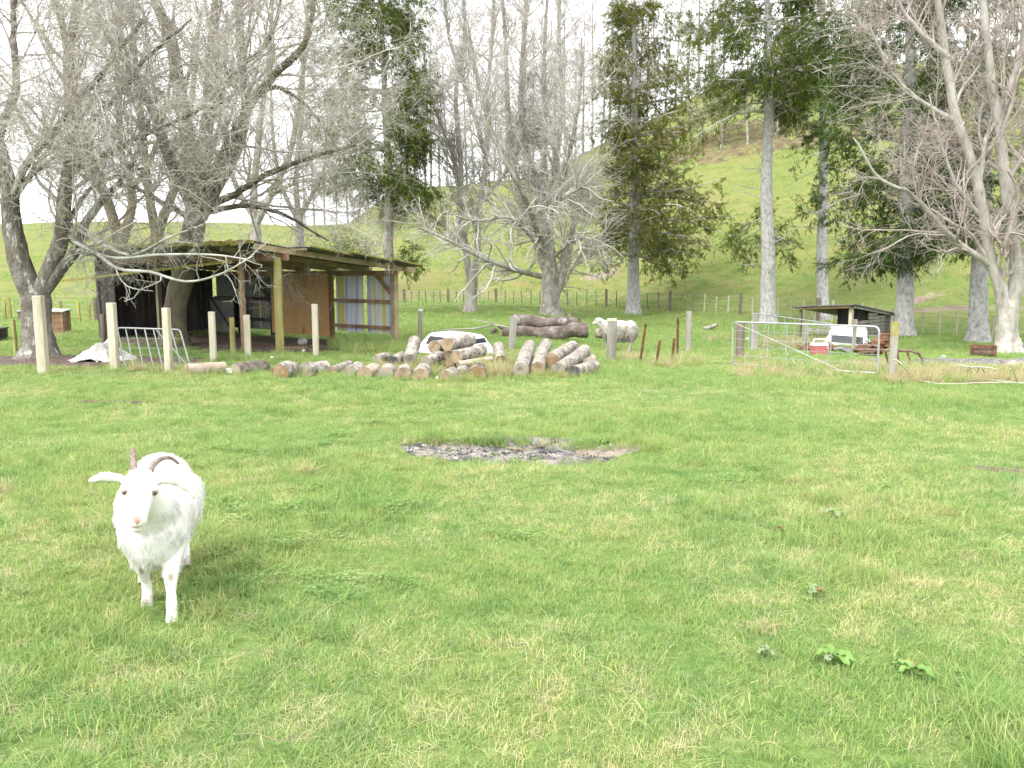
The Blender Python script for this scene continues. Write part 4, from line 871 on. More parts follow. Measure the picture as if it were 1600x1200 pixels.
# ------------------------------------------------------------------ single posts
def post(label, u, vt, vb, w_px, m, shape='square', lean=(0, 0), group=None, name='fence_post', cap=None):
    b = at(u, vb); t = pt(u, vt, b.y); h = t.z - b.z; w = w_px * b.y / F_PX
    mb = MB(); top = Vector((lean[0], lean[1], h))
    if shape == 'square':
        mb.beam((0, 0, -.25), top, w, w * .86, (0, 1, 0)); bv = w * .06
    elif shape == 'star':
        for k in range(3):
            a = k * 2.094 + .5; mb.beam(Vector((math.cos(a) * w * .3, math.sin(a) * w * .3, -.2)), top + Vector((math.cos(a) * w * .3, math.sin(a) * w * .3, 0)), w * .6, w * .18, (-math.sin(a), math.cos(a), 0))
        bv = 0
    else:
        mb.tube([(0, 0, -.25), Vector((0, 0, 0)) + top * .5 + Vector((random.uniform(-.012, .012), 0, 0)), top * .985, top], [w * .53, w * .5, w * .48, w * .40], 10); bv = 0
    o = mb.build(name, m, None, shape == 'round', bv); o.location = b; o.rotation_euler = (0, 0, random.uniform(-.25, .25) if shape == 'square' else 0)
    if cap:
        c = MB(); c.beam(top + Vector((0, 0, -.02)) - top * cap[1], top + Vector((0, 0, .004)), w * 1.06, w * .92, (0, 1, 0)); c.build('lichen_cap', cap[0], o)
    return tag(o, label, 'post', group)
post('tallest pale square post, in front of the forking left tree', 68.5, 462, 583, 14, M_post)
post('pale square post at the left end of the leaning pipe gate', 180, 473, 579, 12, M_post)
post('pale square post in front of the leaning pipe gate and the shed tree', 264.5, 481, 581, 10.5, M_post)
post('pale square post between the shed tree and the short mossy post', 334, 487, 565, 9, M_post)
post('short mossy yellow post between two pale posts before the shed', 364.5, 496, 553, 8.5, M_postmoss, 'round')
post('pale square post just in front of the thin brown shed post', 388, 492, 561, 9, M_post)
post('pale square post in front of the plywood panel', 494, 475, 556, 8.5, M_post)
post('thin grey post with a white top, right of the shed', 656, 483, 532, 6.5, M_postgrey, 'square', (.03, 0), cap=(M_plastic_white, .04))
post('leaning grey post in front of the big fallen trunks', 797, 495, 546, 9.5, M_postgrey, 'square', (.09, 0))
post('stout grey square post standing before the sheep', 955.5, 498, 563, 14, M_postgrey, cap=(M_post, .03))
post('weathered grey post right of the rusty iron standards', 1076, 486, 549, 9.5, M_postgrey, 'round', (-.02, 0))
post('leaning rusty iron standard nearest the sheep', 998, 506, 567, 3.6, M_rust, 'star', (.13, 0), 'rusty iron standards in the broken fence')
post('short rusty iron standard, second from the sheep', 1023, 532, 571, 3.8, M_rust, 'star', (.09, 0), 'rusty iron standards in the broken fence')
post('short rusty iron standard in the tuft of dead stalks', 1048, 529, 569, 3.8, M_rust, 'star', (.06, 0), 'rusty iron standards in the broken fence')
post('tall rusty iron standard beside the weathered grey post', 1058.5, 497, 557, 3.6, M_rust, 'star', (-.01, 0), 'rusty iron standards in the broken fence')
post('dark brown gate post at the hinge end of the long front gate', 1155.5, 504, 561, 11, M_postdark)
post('grey post at the hinge end of the rear gate', 1178, 489, 546, 10, M_postgrey)
post('grey post with yellow lichened top at the latch end of the long front gate', 1393.5, 503, 592, 10, M_postgrey, 'square', (0, 0), cap=(M_postmoss, .22))
post('weathered stake in front of the white canopy by the plank hut', 1334, 499, 548, 5, M_postgrey, 'square', (.0, 0))
post('grey stump post below the left eave of the plank hut', 1257.5, 508, 541, 8, M_postgrey)
post('leaning mossy stake at the far left edge of the leaf litter', 25, 499, 556, 6, M_postmoss, 'round')
post('mossy short post against the dark left corner of the shed', 163, 491, 541, 7.5, M_postdark, 'round')

# ------------------------------------------------------------------ wire fences
def wire_fence(label, table, us, heights, mats, wires, w_small, heavy, w_heavy=None):
    us = list(us); root = thing('wire_fence', label, 'fence', at(us[0], np.interp(us[0], [t[0] for t in table], [t[1] for t in table]))); org = root.location.copy(); tops = []
    for i, u in enumerate(us):
        v = float(np.interp(u, [t[0] for t in table], [t[1] for t in table])); b = at(u, v); hv = i % heavy == 0
        h = float(np.interp(u, [t[0] for t in heights], [t[1] for t in heights])) * b.y / F_PX * (1.08 if hv else random.uniform(.88, 1.04)); w = (w_heavy or w_small * 2.1) if hv else w_small
        mb = MB(); ln = Vector((random.uniform(-.05, .05), 0, 0)); q = b - org
        mb.beam(q + Vector((0, 0, -.2)), q + ln + Vector((0, 0, h)), w, w * .8, (0, 1, 0)); mb.build('post' if hv else 'batten', mats[0] if hv else mats[1 + (1 if u > 1090 else 0)], root); tops.append((q, h))
    mb = MB()
    for f in wires:
        for (a, ha), (b, hb) in zip(tops[:-1], tops[1:]): mb.tube([a + Vector((0, 0, ha * f)), b + Vector((0, 0, hb * f))], .006, 4, False)
    mb.build('wire', M_wire, root)
ft = [(560, 473), (655, 474), (740, 474.5), (900, 478), (1000, 482), (1090, 488), (1180, 493), (1245, 499), (1300, 505), (1420, 520), (1500, 526), (1600, 534)]
fu, u_ = [], 632.0
while u_ < 1620: fu.append(u_); u_ += float(np.interp(u_, [630, 900, 1250, 1600], [11, 15, 21, 30]))
wire_fence('long far post and wire fence along the foot of the green hill', ft, fu, [(630, 20), (740, 22), (900, 25), (1090, 29), (1250, 33), (1500, 40)], (M_postdark, M_postdark, M_post), (.25, .5, .72, .92), .055, 6, .14)
wire_fence('short post and wire fence behind the leaning left tree', [(-80, 502), (8, 500), (60, 497), (125, 505), (160, 500)], [-60, -20, 8, 17, 60, 96, 125, 140, 152], [(-80, 34), (160, 33)], (M_postdark, M_postmoss, M_post), (.3, .6, .85), .085, 4, .13)

# ------------------------------------------------------------------ gates
def bez(a, b, c, n=6): return [a * (1 - t) ** 2 + b * 2 * t * (1 - t) + c * t * t for t in [k / n for k in range(n + 1)]]
def pipe_gate(label, TL, TR, BR, BL, verticals, wires, diag, r=.017, corner=.10, vr=.0065):
    root = thing('pipe_gate', label, 'gate', BL); TL, TR, BR, BL = [p - root.location for p in (TL, TR, BR, BL)]
    ex = (TR - TL).normalized(); dl = (BL - TL).normalized(); dr = (BR - TR).normalized(); mb = MB()
    pts = [BL] + bez(TL + dl * corner, TL, TL + ex * corner) + bez(TR - ex * corner, TR, TR + dr * corner) + [BR]
    mb.tube(pts, r, 8); mb.build('frame', M_galv, root, True); mb = MB(); mb.tube([BL, BR], r * .95, 8); mb.build('bottom_rail', M_galv, root, True)
    for t in verticals: mb = MB(); mb.tube([TL.lerp(TR, t), BL.lerp(BR, t)], vr, 6); mb.build('bar', M_galv, root, True)
    for t in wires: mb = MB(); mb.tube([TL.lerp(BL, t), TR.lerp(BR, t)], .0035, 5); mb.build('wire', M_wire, root)
    if diag: mb = MB(); mb.tube([TL.lerp(TR, diag[0]) + dl * .02 + Vector((0, -.02, 0)), BL.lerp(BR, diag[1]) + Vector((0, -.02, 0))], vr * .75, 6); mb.build('brace', M_galv, root, True)
    return root
bl, br = at(1144, 571), at(1371, 586)
pipe_gate('long galvanised mesh gate standing in front of the red cooler', pt(1145, 503, bl.y), pt(1374, 510.5, br.y), br + Vector((0, 0, .03)), bl + Vector((0, 0, .03)), (.125, .27, .405, .55, .69, .84), (.2, .4, .6, .8), (.02, .78))
bl = at(1180, 546); y2 = bl.y * 61 / 75.5
pipe_gate('rear galvanised gate slanting back behind the long front gate', pt(1183, 490, bl.y), pt(1300, 506, y2), pt(1300, 506, y2) + Vector((0, 0, -.98)), bl + Vector((0, 0, .05)), (.14, .28, .42, .56, .70, .85), (.25, .45, .65, .85), None, .017, .12)
bl, br = at(196, 578), at(297, 574)
pipe_gate('racked grey pipe gate leaning between two pale posts by the shed', pt(183, 512, bl.y), pt(281, 515, br.y), br + Vector((0, 0, .02)), bl + Vector((0, 0, .02)), (.13, .28, .43, .57, .72, .86), (.25, .5), (.62, .98), .015, .06, .012)

# ------------------------------------------------------------------ logs
def log_protos():
    out = []; rng = np.random.default_rng(51)
    for k in range(4):
        n, kk = 14, 20; x = np.linspace(0, 1, n); ang = np.arange(kk) * 2 * np.pi / kk
        rad = 1 - .10 * x[:, None] * (k % 2) + .26 * (fbm(np.cos(ang)[None] * 1.5 + x[:, None] * 3 + k * 5, np.sin(ang)[None] * 1.5 + x[:, None] * 0, 60 + k) - .5) + rng.normal(0, .018, (n, kk))
        bow = .20 * np.sin(x * np.pi) * (k - 1.5) / 1.5
        V = np.stack([np.repeat(x[:, None], kk, 1), rad * np.cos(ang) + bow[:, None], rad * np.sin(ang)], -1); i, j = np.meshgrid(np.arange(n - 1), np.arange(kk), indexing='ij')
        q = np.stack([i * kk + j, i * kk + (j + 1) % kk, (i + 1) * kk + (j + 1) % kk, (i + 1) * kk + j], -1).reshape(-1, 4)
        bark = np_mesh('bark', V.reshape(-1, 3), q); cuts = []
        for e in (0, n - 1):
            c = V[e].mean(0); Vc = np.vstack([c[None], c + (V[e] - c) * .55, V[e]]); tr = [(0, 1 + j, 1 + (j + 1) % kk) for j in range(kk)]; qq = [(1 + j, 1 + kk + j, 1 + kk + (j + 1) % kk, 1 + (j + 1) % kk) for j in range(kk)]
            Vc = Vc - c; Vc[:, 0] += (-.001 if e == 0 else .001); Vc[0, 0] += (.006 if e == 0 else -.006); cuts.append((np_mesh('cut_end', Vc, qq, False, tr), c))
        out.append((bark, cuts))
    return out
LOGP = log_protos()
_barkm = {}
def log(label, A, B, r, k=0, bark=None, cut=None, group=None, twist=0.0):
    bark, cut = bark or M_bark_log, cut or M_cut
    d = (B - A); L = d.length; rot = d.to_track_quat('X', 'Z').to_matrix() @ Matrix.Rotation(twist, 3, 'X')
    root = thing('log', label, 'log', A, 0, group); root.rotation_euler = rot.to_euler(); root.scale = (L, r, r)
    bm_, cuts = LOGP[k % 4]; o = link('bark', bm_, None, root)
    if not o.data.materials: o.data.materials.append(bark)
    o.material_slots[0].link = 'OBJECT'; o.material_slots[0].material = bark
    for me, c in cuts:
        q = link('cut_end', me, None, root); q.location = c
        if not me.materials: me.materials.append(cut)
        q.material_slots[0].link = 'OBJECT'; q.material_slots[0].material = cut
    return root
GP, GR, GS = 'logs in the heap by the white canopy', 'half sunken logs in the front row', 'loose sawn logs right of the heap'
for i, (lab, a, Ya, r, b, dY, kw) in enumerate([
    ('topmost log of the heap, showing its round sawn end', (698.5, 538), 14.9, 10.7, (735.6, 530.5), .7, {}),
    ('log on the heap left of the topmost one, only its sawn end showing', (678, 542), 15.2, 10, (703, 537.5), .9, {}),
    ('log under the topmost one, pointing right along the dark canopy window', (713, 558), 14.6, 10.5, (752.5, 547), .7, {}),
    ('log deep in the heap below the topmost one', (698, 556), 15.1, 8.5, (718, 552), .9, {}),
    ('lowest brown log at the bottom of the heap', (703, 568), 14.8, 8, (728, 562), .8, dict(cut=M_cutred)),
    ('stubby lichen flecked log at the left foot of the heap', (664, 566), 14.6, 9.5, (688, 556), .45, dict(cut=M_cutgrey)),
    ('log tipped up against the left end of the heap', (640, 563), 14.9, 10.5, (648, 534), .9, dict(cut=M_cutgrey)),
    ('grey log lying left of the tipped up one', (614, 565), 14.9, 9, (628, 556.5), .65, dict(cut=M_cutdark)),
    ('small grey log lying at the far left of the heap', (588, 561), 15.6, 6.5, (606, 557), .45, dict(cut=M_cutgrey)),
    ('thin log lying low in the grass below the heap', (716, 570), 14.3, 5.5, (768, 561), .45, dict(bark=M_bark_logtan))]):
    log(lab, pt(*a, Ya), pt(*b, Ya + dY), r * Ya / F_PX, i, kw.get('bark'), kw.get('cut'), GP, i * 1.3)
for i, (lab, a, r, b, dY, kw) in enumerate([
    ('long tan log at the left end of the front row', (292, 579.5), 11, (350, 574), .5, dict(bark=M_bark_logtan)),
    ('dark barked log in the front row, second from the left', (368, 580), 12.5, (415, 575), .5, dict(bark=M_bark_logdark, cut=M_cutgrey)),
    ('log in the front row with a split orange and black end', (437, 583), 14.5, (458, 577), .5, dict(cut=M_cutred)),
    ('log in the front row with a grey stone on top', (476, 580), 14, (508, 577), .45, dict(cut=M_cutgrey)),
    ('thin log with a grey lichened back behind the front row', (518, 580), 7.5, (546, 569), 1.0, dict()),
    ('log in the front row beside a white scrap of paper', (546, 583), 11.5, (560, 576), .5, dict(cut=M_cutgrey)),
    ('log in the front row to the right of the white paper scrap', (569, 584), 12, (585, 577), .5, dict(bark=M_bark_logtan)),
    ('dull end of a log sunk in the front row below the grey log', (602, 585), 12, (607, 578), .6, dict(cut=M_cutgrey)),
    ('log sunk in the front row below the tipped up one', (629, 586), 12.5, (633, 579), .6, dict(cut=M_cut)),
    ('paler log in the front row below the stubby lichen flecked one', (657, 588.5), 13.5, (662, 580), .6, dict()),
    ('log in the front row beside the white chip at the right', (696, 590), 11.5, (708, 583), .5, dict()),
    ('upright looking log end in the front row next to the hollow one', (721, 586), 10, (724, 580), .5, dict(cut=M_cutgrey)),
    ('hollow broken log at the right end of the front row', (745, 586), 14.5, (750, 578), .5, dict(bark=M_bark_logdark, cut=M_cutred))]):
    g = at(a[0], a[1] + r * .5); Ya = g.y; log(lab, pt(*a, Ya), pt(*b, Ya + dY), r * Ya / F_PX, i + 1, kw.get('bark'), kw.get('cut'), GR, i * .9)
for i, (lab, a, Ya, r, b, dY, kw) in enumerate([
    ('log pointing at the leaning grey post, nearest the heap', (782, 564), 14.9, 9, (779, 542), 1.0, dict(cut=M_cutred)),
    ('long log lying away from us, left one of the straight pair', (814, 579), 13.7, 13, (828, 540), 3.2, dict(cut=M_cutgrey)),
    ('long log lying away from us, right one of the straight pair', (840, 577), 13.9, 11.5, (854, 538), 3.2, dict(cut=M_cut)),
    ('log resting up on its neighbour with an orange sawn end', (862, 562), 14.6, 11.5, (895, 541), 1.6, dict(cut=M_cutred)),
    ('long slanting log under the one with the orange sawn end', (872, 578), 13.9, 11, (914, 548), 1.8, dict(cut=M_cutgrey)),
    ('short log with a blackened end, rightmost by the pile', (897, 581.5), 13.7, 10.5, (929, 571), .9, dict(cut=M_cutdark)),
    ('small log end peeping out behind the blackened short log', (905, 566), 15.2, 7, (926, 560.5), .5, dict(bark=M_bark_logtan))]):
    log(lab, pt(*a, Ya), pt(*b, Ya + dY), r * Ya / F_PX, i + 2, kw.get('bark'), kw.get('cut'), GS, i * 1.1 + .5)

def fallen(name, label, pts, rad, seed, m, k=16, amp=.2, stubs=()):
    Y = pts[0][2]; P3 = [pt(*p) for p in pts]; base = Vector((P3[0].x, P3[0].y, H(P3[0].x, P3[0].y))); root = thing(name, label, 'log', base)
    P, r = smooth_poly([p - base for p in P3], [q * Y / F_PX for q in rad], 26); link('bark', trunk_mesh('bark', [(P, r)], k, amp, None, seed), m, root)
    for e, s in ((0, 1), (-1, -1)):
        t = norm(P[e] - P[e + s]); mb = MB(); a = Vector(P[e]); mb.tube([a - Vector(t) * .03, a + Vector(t) * .012, a + Vector(t) * .014], [r[e] * .96, r[e] * .93, .01], 14); mb.build('cut_end', M_cutgrey, root)
    for (i, d, L, rr) in stubs:
        mb = MB(); a = Vector(P[i]); mb.tube([a, a + Vector(d) * L * .6, a + Vector(d) * L], [rr, rr * .8, rr * .7], 8); mb.build('branch_stub', m, root, True)
    return root
yb = at(850, 530).y
fallen('fallen_log', 'upper red brown fallen trunk lying on the other, its butt to the left', [(803, 503, yb + .15), (825, 503, yb + .15), (850, 504, yb + .15), (880, 503.5, yb + .15), (903, 505, yb + .15)], [12.5, 11.5, 8, 8, 7.5], 71, M_trunkbark, stubs=[(21, (.1, -.1, 1), .28, .06)])
fallen('fallen_log', 'lower red brown fallen trunk resting in the grass under the other', [(784, 520, yb - .25), (815, 519, yb - .25), (845, 520.5, yb - .25), (870, 521, yb - .25), (895, 516, yb - .25), (918, 515, yb - .25)], [7, 10, 9.5, 11.5, 11, 12], 72, M_trunkbark, stubs=[(22, (.15, 0, 1), .33, .07), (2, (-.8, -.2, .5), .35, .05)])
fallen('root_chunk', 'knobbly brown root chunk left of the fallen trunks', [(766, 524, yb), (772, 516, yb), (778, 522, yb)], [3, 4.5, 3], 73, M_trunkbark, 10, .5)
fallen('dead_wood', 'small pale clump of dead wood in the grass beyond the weathered grey post', [(1098, 513, at(1107, 515).y), (1107, 512, at(1107, 515).y), (1114, 510, at(1107, 515).y), (1120, 507, at(1107, 515).y)], [1.5, 3, 3.5, 2], 75, M_bark_grey, 9, .5, stubs=[(14, (.3, -.2, .8), .12, .03)])
fallen('grey_log', 'short grey log lying beneath the head of the sheep', [(931, 521, yb - .6), (940, 521, yb - .6), (950, 522, yb - .6)], [7, 8, 7.5], 74, M_bark_log)
def twiggy(name, label, pts, r0, r1, m, cat, forks=()):
    P3 = [at(u, v, dz) for u, v, dz in pts]; base = P3[0].copy(); root = thing(name, label, cat, base); P, r = smooth_poly([p - base for p in P3], (r0, r1), 24); mb = MB(); mb.tube([tuple(p) for p in P], list(r), 7); mb.build('stem', m, root, True)
    for fpts in forks:
        Q, q = smooth_poly([at(u, v, dz) - base for u, v, dz in fpts], (r0 * .7, r1 * .7), 14); mb = MB(); mb.tube([tuple(p) for p in Q], list(q), 6); mb.build('fork', m, root, True)
    return root
twiggy('fallen_branch', 'pale bare fallen branch left of the big fallen trunks', [(795, 512, .12), (770, 508, .2), (745, 513, .1), (700, 515, .05), (672, 517, .03)], .035, .012, M_bark_pale, 'branch', [[(772, 508, .2), (758, 503, .3), (735, 499, .25)]])
twiggy('dead_branch', 'bleached branching dead limb lying by the gravel strip', [(1496, 571, .25), (1515, 573, .22), (1540, 574, .22), (1560, 577, .2)], .013, .008, M_bark_pale, 'branch', [[(1518, 574, .22), (1508, 583, .1), (1500, 591, .02)], [(1534, 575, .2), (1539, 583, .1), (1543, 593, .02)], [(1530, 574, .2), (1527, 582, .1), (1520, 588, .02)]])
twiggy('dead_branch', 'long bleached stick lying in straw at the right edge', [(1505, 595, .05), (1540, 593, .06), (1580, 597, .05), (1625, 602, .04)], .009, .006, M_bark_pale, 'branch', [[(1590, 597, .06), (1583, 580, .3), (1580, 572, .4)]])
twiggy('thin_stick', 'thin pale stick lying in the grass right of centre', [(1076, 906, .03), (1090, 908, .05), (1120, 916, .04), (1150, 920, .02)], .0022, .0014, M_stalk, 'stick')
twiggy('curved_stalk', 'thin curved dry stalk in the near grass, bottom left of centre', [(365, 1148, .03), (400, 1146, .07), (440, 1157, .06), (490, 1142, .05), (545, 1122, .03)], .0016, .0012, M_stalk, 'stalk')
twiggy('burnt_stick', 'pale curved stick lying along the back of the burnt patch', [(790, 700, .02), (820, 702, .05), (850, 694, .06), (872, 686, .03)], .008, .004, M_stalk, 'stick')

# ------------------------------------------------------------------ white vehicle canopies
def canopy(label, loc, rz, l, w, h, tilt=(0, 0), inset=(.16, .16), name='vehicle_canopy'):
    root = thing(name, label, 'canopy', loc, rz); root.rotation_euler = (tilt[0], tilt[1], rz)
    a, b = l / 2, w / 2; ta, tb = a - inset[0], b - inset[1]; N_ = 5
    def ring(x, y, z, r):
        out = []
        for cx, cy, s in ((x - r, y - r, 0), (-x + r, y - r, 1), (-x + r, -y + r, 2), (x - r, -y + r, 3)):
            for k in range(N_): t = (s + k / (N_ - 1)) * PI / 2; out.append(Vector((cx + r * math.cos(t), cy + r * math.sin(t), z)))
        return out
    rings = [ring(a, b, 0, .05), ring(a * .99 + ta * .01, b * .99 + tb * .01, .06, .05), ring(ta + .03, tb + .03, h * .90, .10), ring(ta, tb, h * .97, .11), ring(ta - .06, tb - .06, h, .10), ring(ta * .5, tb * .5, h + .025, .06)]
    n = len(rings[0]); mb = MB(); V = [p for r in rings for p in r]; Fc = [(i * n + j, i * n + (j + 1) % n, (i + 1) * n + (j + 1) % n, (i + 1) * n + j) for i in range(len(rings) - 1) for j in range(n)] + [tuple(range((len(rings) - 1) * n, len(rings) * n))]
    mb.add(V, Fc); mb.build('shell', M_white, root, True)
    for sx, sy, gl in ((0, -1, M_glassgrey if name == 'canopy' else M_glass), (1, 0, M_glass), (-1, 0, M_glass)):
        # window set 6 mm proud of the sloping side, with a rubber seal round it
        z0, z1 = .08, h * (.84 if not tilt[0] > .1 else .66); f0, f1 = z0 / (h * .9), z1 / (h * .9)
        def side(t, f, off):
            if sx: hw = (b + (tb + .03 - b) * f); return Vector((sx * (a + (ta + .03 - a) * f + off), hw * t, f * h * .9 + off * .3))
            hw = (a + (ta + .03 - a) * f); return Vector((hw * t, sy * (b + (tb + .03 - b) * f + off), f * h * .9 + off * .3))
        e = .80 if not sx else .74
        for nm, m, g, off in (('window_seal', M_rubber, .0, .006), ('window', gl, .035, .010)):
            f0_, f1_ = f0 + g, f1 - g; e_ = e - g * .9; P = [side(-e_, f0_, off), side(e_, f0_, off), side(e_, f1_, off), side(-e_, f1_, off)]; Q = [side(-e_, f0_, -.01), side(e_, f0_, -.01), side(e_, f1_, -.01), side(-e_, f1_, -.01)]
            mb = MB(); mb.hexa(P + Q); mb.build(nm, m, root)
    return root
g = at(712, 560); g.y += 1.15; g.x = (712 - 800) / F_PX * g.y; g.z = H(g.x, g.y)
canopy('white vehicle canopy with dark windows lying behind the log heap', g, -.5, 1.45, 1.05, .43, (.0, .06), (.26, .16))
g = at(1331, 541); g.y += .35
canopy('white vehicle canopy with grey windows standing in front of the plank hut', g, -.42, 1.30, 1.0, .56, (.14, .05), (.20, .16))

# ------------------------------------------------------------------ plank hut
def build_hut():
    c0 = at(1328, 531); th = math.radians(45); f = Vector((-math.cos(th), math.sin(th), 0)); s = Vector((math.sin(th), math.cos(th), 0)); Lf, Ls = 1.72, 3.15
    root = thing('plank_hut', 'little grey plank hut with a lean to roof beside the white canopy', 'hut', c0)
    sp = lambda a, b, z: f * a + s * b + Vector((0, 0, z)); rt = lambda a, b: 1.10 - .06 * a - .115 * b
    Mw = M_postgrey
    def part(name, m, fn): mb = MB(); fn(mb); return mb.build(name, m, root)
    part('post', M_post, lambda m: m.beam(sp(0, 0, -.1), sp(0, 0, rt(0, 0) - .02), .13, .11, f)); part('post', M_postdark, lambda m: m.beam(sp(Lf, 0, -.1), sp(Lf, 0, rt(Lf, 0) - .02), .08, .08, f))
    part('post', Mw, lambda m: m.beam(sp(0, Ls, -.1), sp(0, Ls, rt(0, Ls) - .02), .1, .1, f)); part('post', M_postdark, lambda m: m.beam(sp(Lf, Ls, -.1), sp(Lf, Ls, rt(Lf, Ls) - .02), .08, .08, f))
    P = [sp(-.22, -.25, rt(-.2, -.25)), sp(Lf + .22, -.25, rt(Lf + .22, -.25)), sp(Lf + .25, Ls + .2, rt(Lf, Ls + .2)), sp(-.22, Ls + .25, rt(-.2, Ls + .25))]
    part('roof', M_iron, lambda m: m.hexa(P + [p + Vector((0, 0, .035)) for p in P])); part('eave_board', Mw, lambda m: m.beam(sp(-.16, -.15, rt(0, 0) - .03), sp(-.16, Ls + .15, rt(0, Ls + .1) - .03), .03, .07)); part('eave_board', M_timber, lambda m: m.beam(sp(-.05, -.17, rt(0, 0) - .03), sp(Lf + .1, -.17, rt(Lf, 0) - .03), .03, .06))
    for k in range(8):                                     # side boarding with a window opening in its upper front half
        z = .02 + k * .118
        if z + .1 > rt(0, 0) - .03: break
        b0 = 1.25 if z > .54 else .06; b1 = Ls - .02
        top_b = (1.10 - .03 - (z + .11)) / .115
        if min(b1, top_b) - b0 > .1: part('side_board', Mw, lambda m, z=z, b0=b0, b1=min(b1, top_b): m.beam(sp(-.055, b0, z + .055), sp(-.055 + random.uniform(-.012, .012), b1, z + .055 + random.uniform(-.01, .01)), .022, .104))
    for k in range(7): part('back_board', M_board, lambda m, k=k: m.beam(sp(.02, Ls - .06, .06 + k * .12), sp(Lf, Ls - .06, .06 + k * .12), .02, .112))
    part('partition', M_board, lambda m: m.beam(sp(Lf - .75, 1.2, .48), sp(.02, 1.2, .48), .02, .9)); part('low_board', Mw, lambda m: m.beam(sp(.06, -.01, .42), sp(1.0, -.01, .42), .022, .12)); part('low_board', Mw, lambda m: m.beam(sp(.06, -.01, .26), sp(1.6, -.01, .26), .022, .12))
build_hut()

# ------------------------------------------------------------------ cooler, scrap iron, roller, small boxes, sheet, hose
def build_cooler():
    b = at(1279, 556); s = b.y / F_PX; root = thing('cooler', 'faded red cool box with a white lid and handle, behind the front gate', 'cool box', b, .12)
    def tap(mb, z0, z1, a0, b0, a1, b1): mb.hexa([Vector(p) for p in [(-a0, -b0, z0), (a0, -b0, z0), (a0, b0, z0), (-a0, b0, z0), (-a1, -b1, z1), (a1, -b1, z1), (a1, b1, z1), (-a1, b1, z1)]])
    w = 11.5 * s; h = 26 * s
    mb = MB(); tap(mb, 0, h * .62, w * .88, w * .7, w, w * .8); mb.build('body', M_plastic_red, root, False, .012)
    mb = MB(); tap(mb, h * .62, h * .78, w * 1.05, w * .85, w * .9, w * .72); mb.build('lid', M_plastic_white, root, False, .012)
    mb = MB(); mb.tube([(-w * .86, -.02, h * .70), (-w * .84, -.02, h * .98), (-w * .78, -.02, h * 1.02), (w * .78, -.02, h * 1.02), (w * .84, -.02, h * .98), (w * .86, -.02, h * .70)], .016, 6); mb.build('handle', M_plastic_white, root, True)
    mb = MB(); mb.tube([(w * .8, -w * .8, h * .5), (w * .8, -w * .95, h * .5)], .016, 8); mb.build('latch', M_plastic_white, root)
build_cooler()
def sheet(name, label, cat, u0, u1, v, m, dep, amp, seed, lift=.03):
    a, b = at(u0, v), at(u1, v); n, k = 40, 14; c = (a + b) / 2; w = (b - a).length; V = []
    for i in range(n + 1):
        for j in range(k + 1):
            x, y = (i / n - .5) * w, (j / k - .5) * dep; ed = 1 - max(abs(i / n - .5), abs(j / k - .5)) ** 3 * 3
            z = lift + amp * abs(fbm(x * 3.3, y * 3.3, seed, 3) - .5) * 2.4 * ed + amp * .5 * abs(math.sin(x * 5 + y * 2 + seed)) * ed; V.append((c.x + x + .04 * (vnoise(i * .7, j, seed) - .5), c.y + y * (.75 + .5 * vnoise(i * .4, 3, seed)), H(c.x + x, c.y + y) + z))
    i, j = np.meshgrid(np.arange(n), np.arange(k), indexing='ij'); q = np.stack([i * (k + 1) + j, (i + 1) * (k + 1) + j, (i + 1) * (k + 1) + j + 1, i * (k + 1) + j + 1], -1).reshape(-1, 4); V = np.array(V)
    m2 = len(V); o = link(name, np_mesh(name, np.vstack([V, V - (0, 0, .004)]), np.vstack([q, q[:, ::-1] + m2]), True), m); return tag(o, label, cat)
sheet('rusty_sheet', 'buckled orange rusty iron sheet lying behind the red cool box', 'iron sheet', 1246, 1308, 548, M_rust, .7, .16, 3, .04)
sheet('rubber_mat', 'long dark ridged sheet of old roofing lying right of the cool box', 'iron sheet', 1302, 1366, 552, M_iron, .6, .16, 5, .04)
sheet('grey_slab', 'flat grey sheet lying under the rusty scrap', 'iron sheet', 1360, 1388, 566, M_iron, .4, .06, 6, .03)
# heap of white sheeting with folded crest
def build_tarp():
    a, b = at(90, 567), at(205, 566); c = (a + b) / 2; n, k = 64, 30; w = (b - a).length; V = []
    for i in range(n + 1):
        for j in range(k + 1):
            x, y = i / n - .5, j / k - .5; rr = math.hypot(x * 2, y * 2 * .9); hump = math.exp(-((x - .06) / .24) ** 2) * .34 + math.exp(-((x + .2) / .16) ** 2) * .09
            f = max(0, 1 - rr ** 2.4); X, Y = x * w, y * 1.15
            fold = abs(fbm(X * 4.2 + 2, Y * 5.2, 12, 4) - .5) * 2; V.append((c.x + X, c.y + .35 + Y, H(c.x + X, c.y + .35 + Y) + .02 + hump * f * (.55 + .8 * fold) + .15 * fold * f - .05 * (rr > 1.02 + .25 * (vnoise(i * .3, j * .3, 8) - .5))))
    i, j = np.meshgrid(np.arange(n), np.arange(k), indexing='ij'); q = np.stack([i * (k + 1) + j, (i + 1) * (k + 1) + j, (i + 1) * (k + 1) + j + 1, i * (k + 1) + j + 1], -1).reshape(-1, 4)
    tag(link('crumpled_sheet', np_mesh('crumpled_sheet', np.array(V), q, False), M_tarp), 'crumpled heap of dirty white sheeting beside the left tree', 'sheeting')
build_tarp()
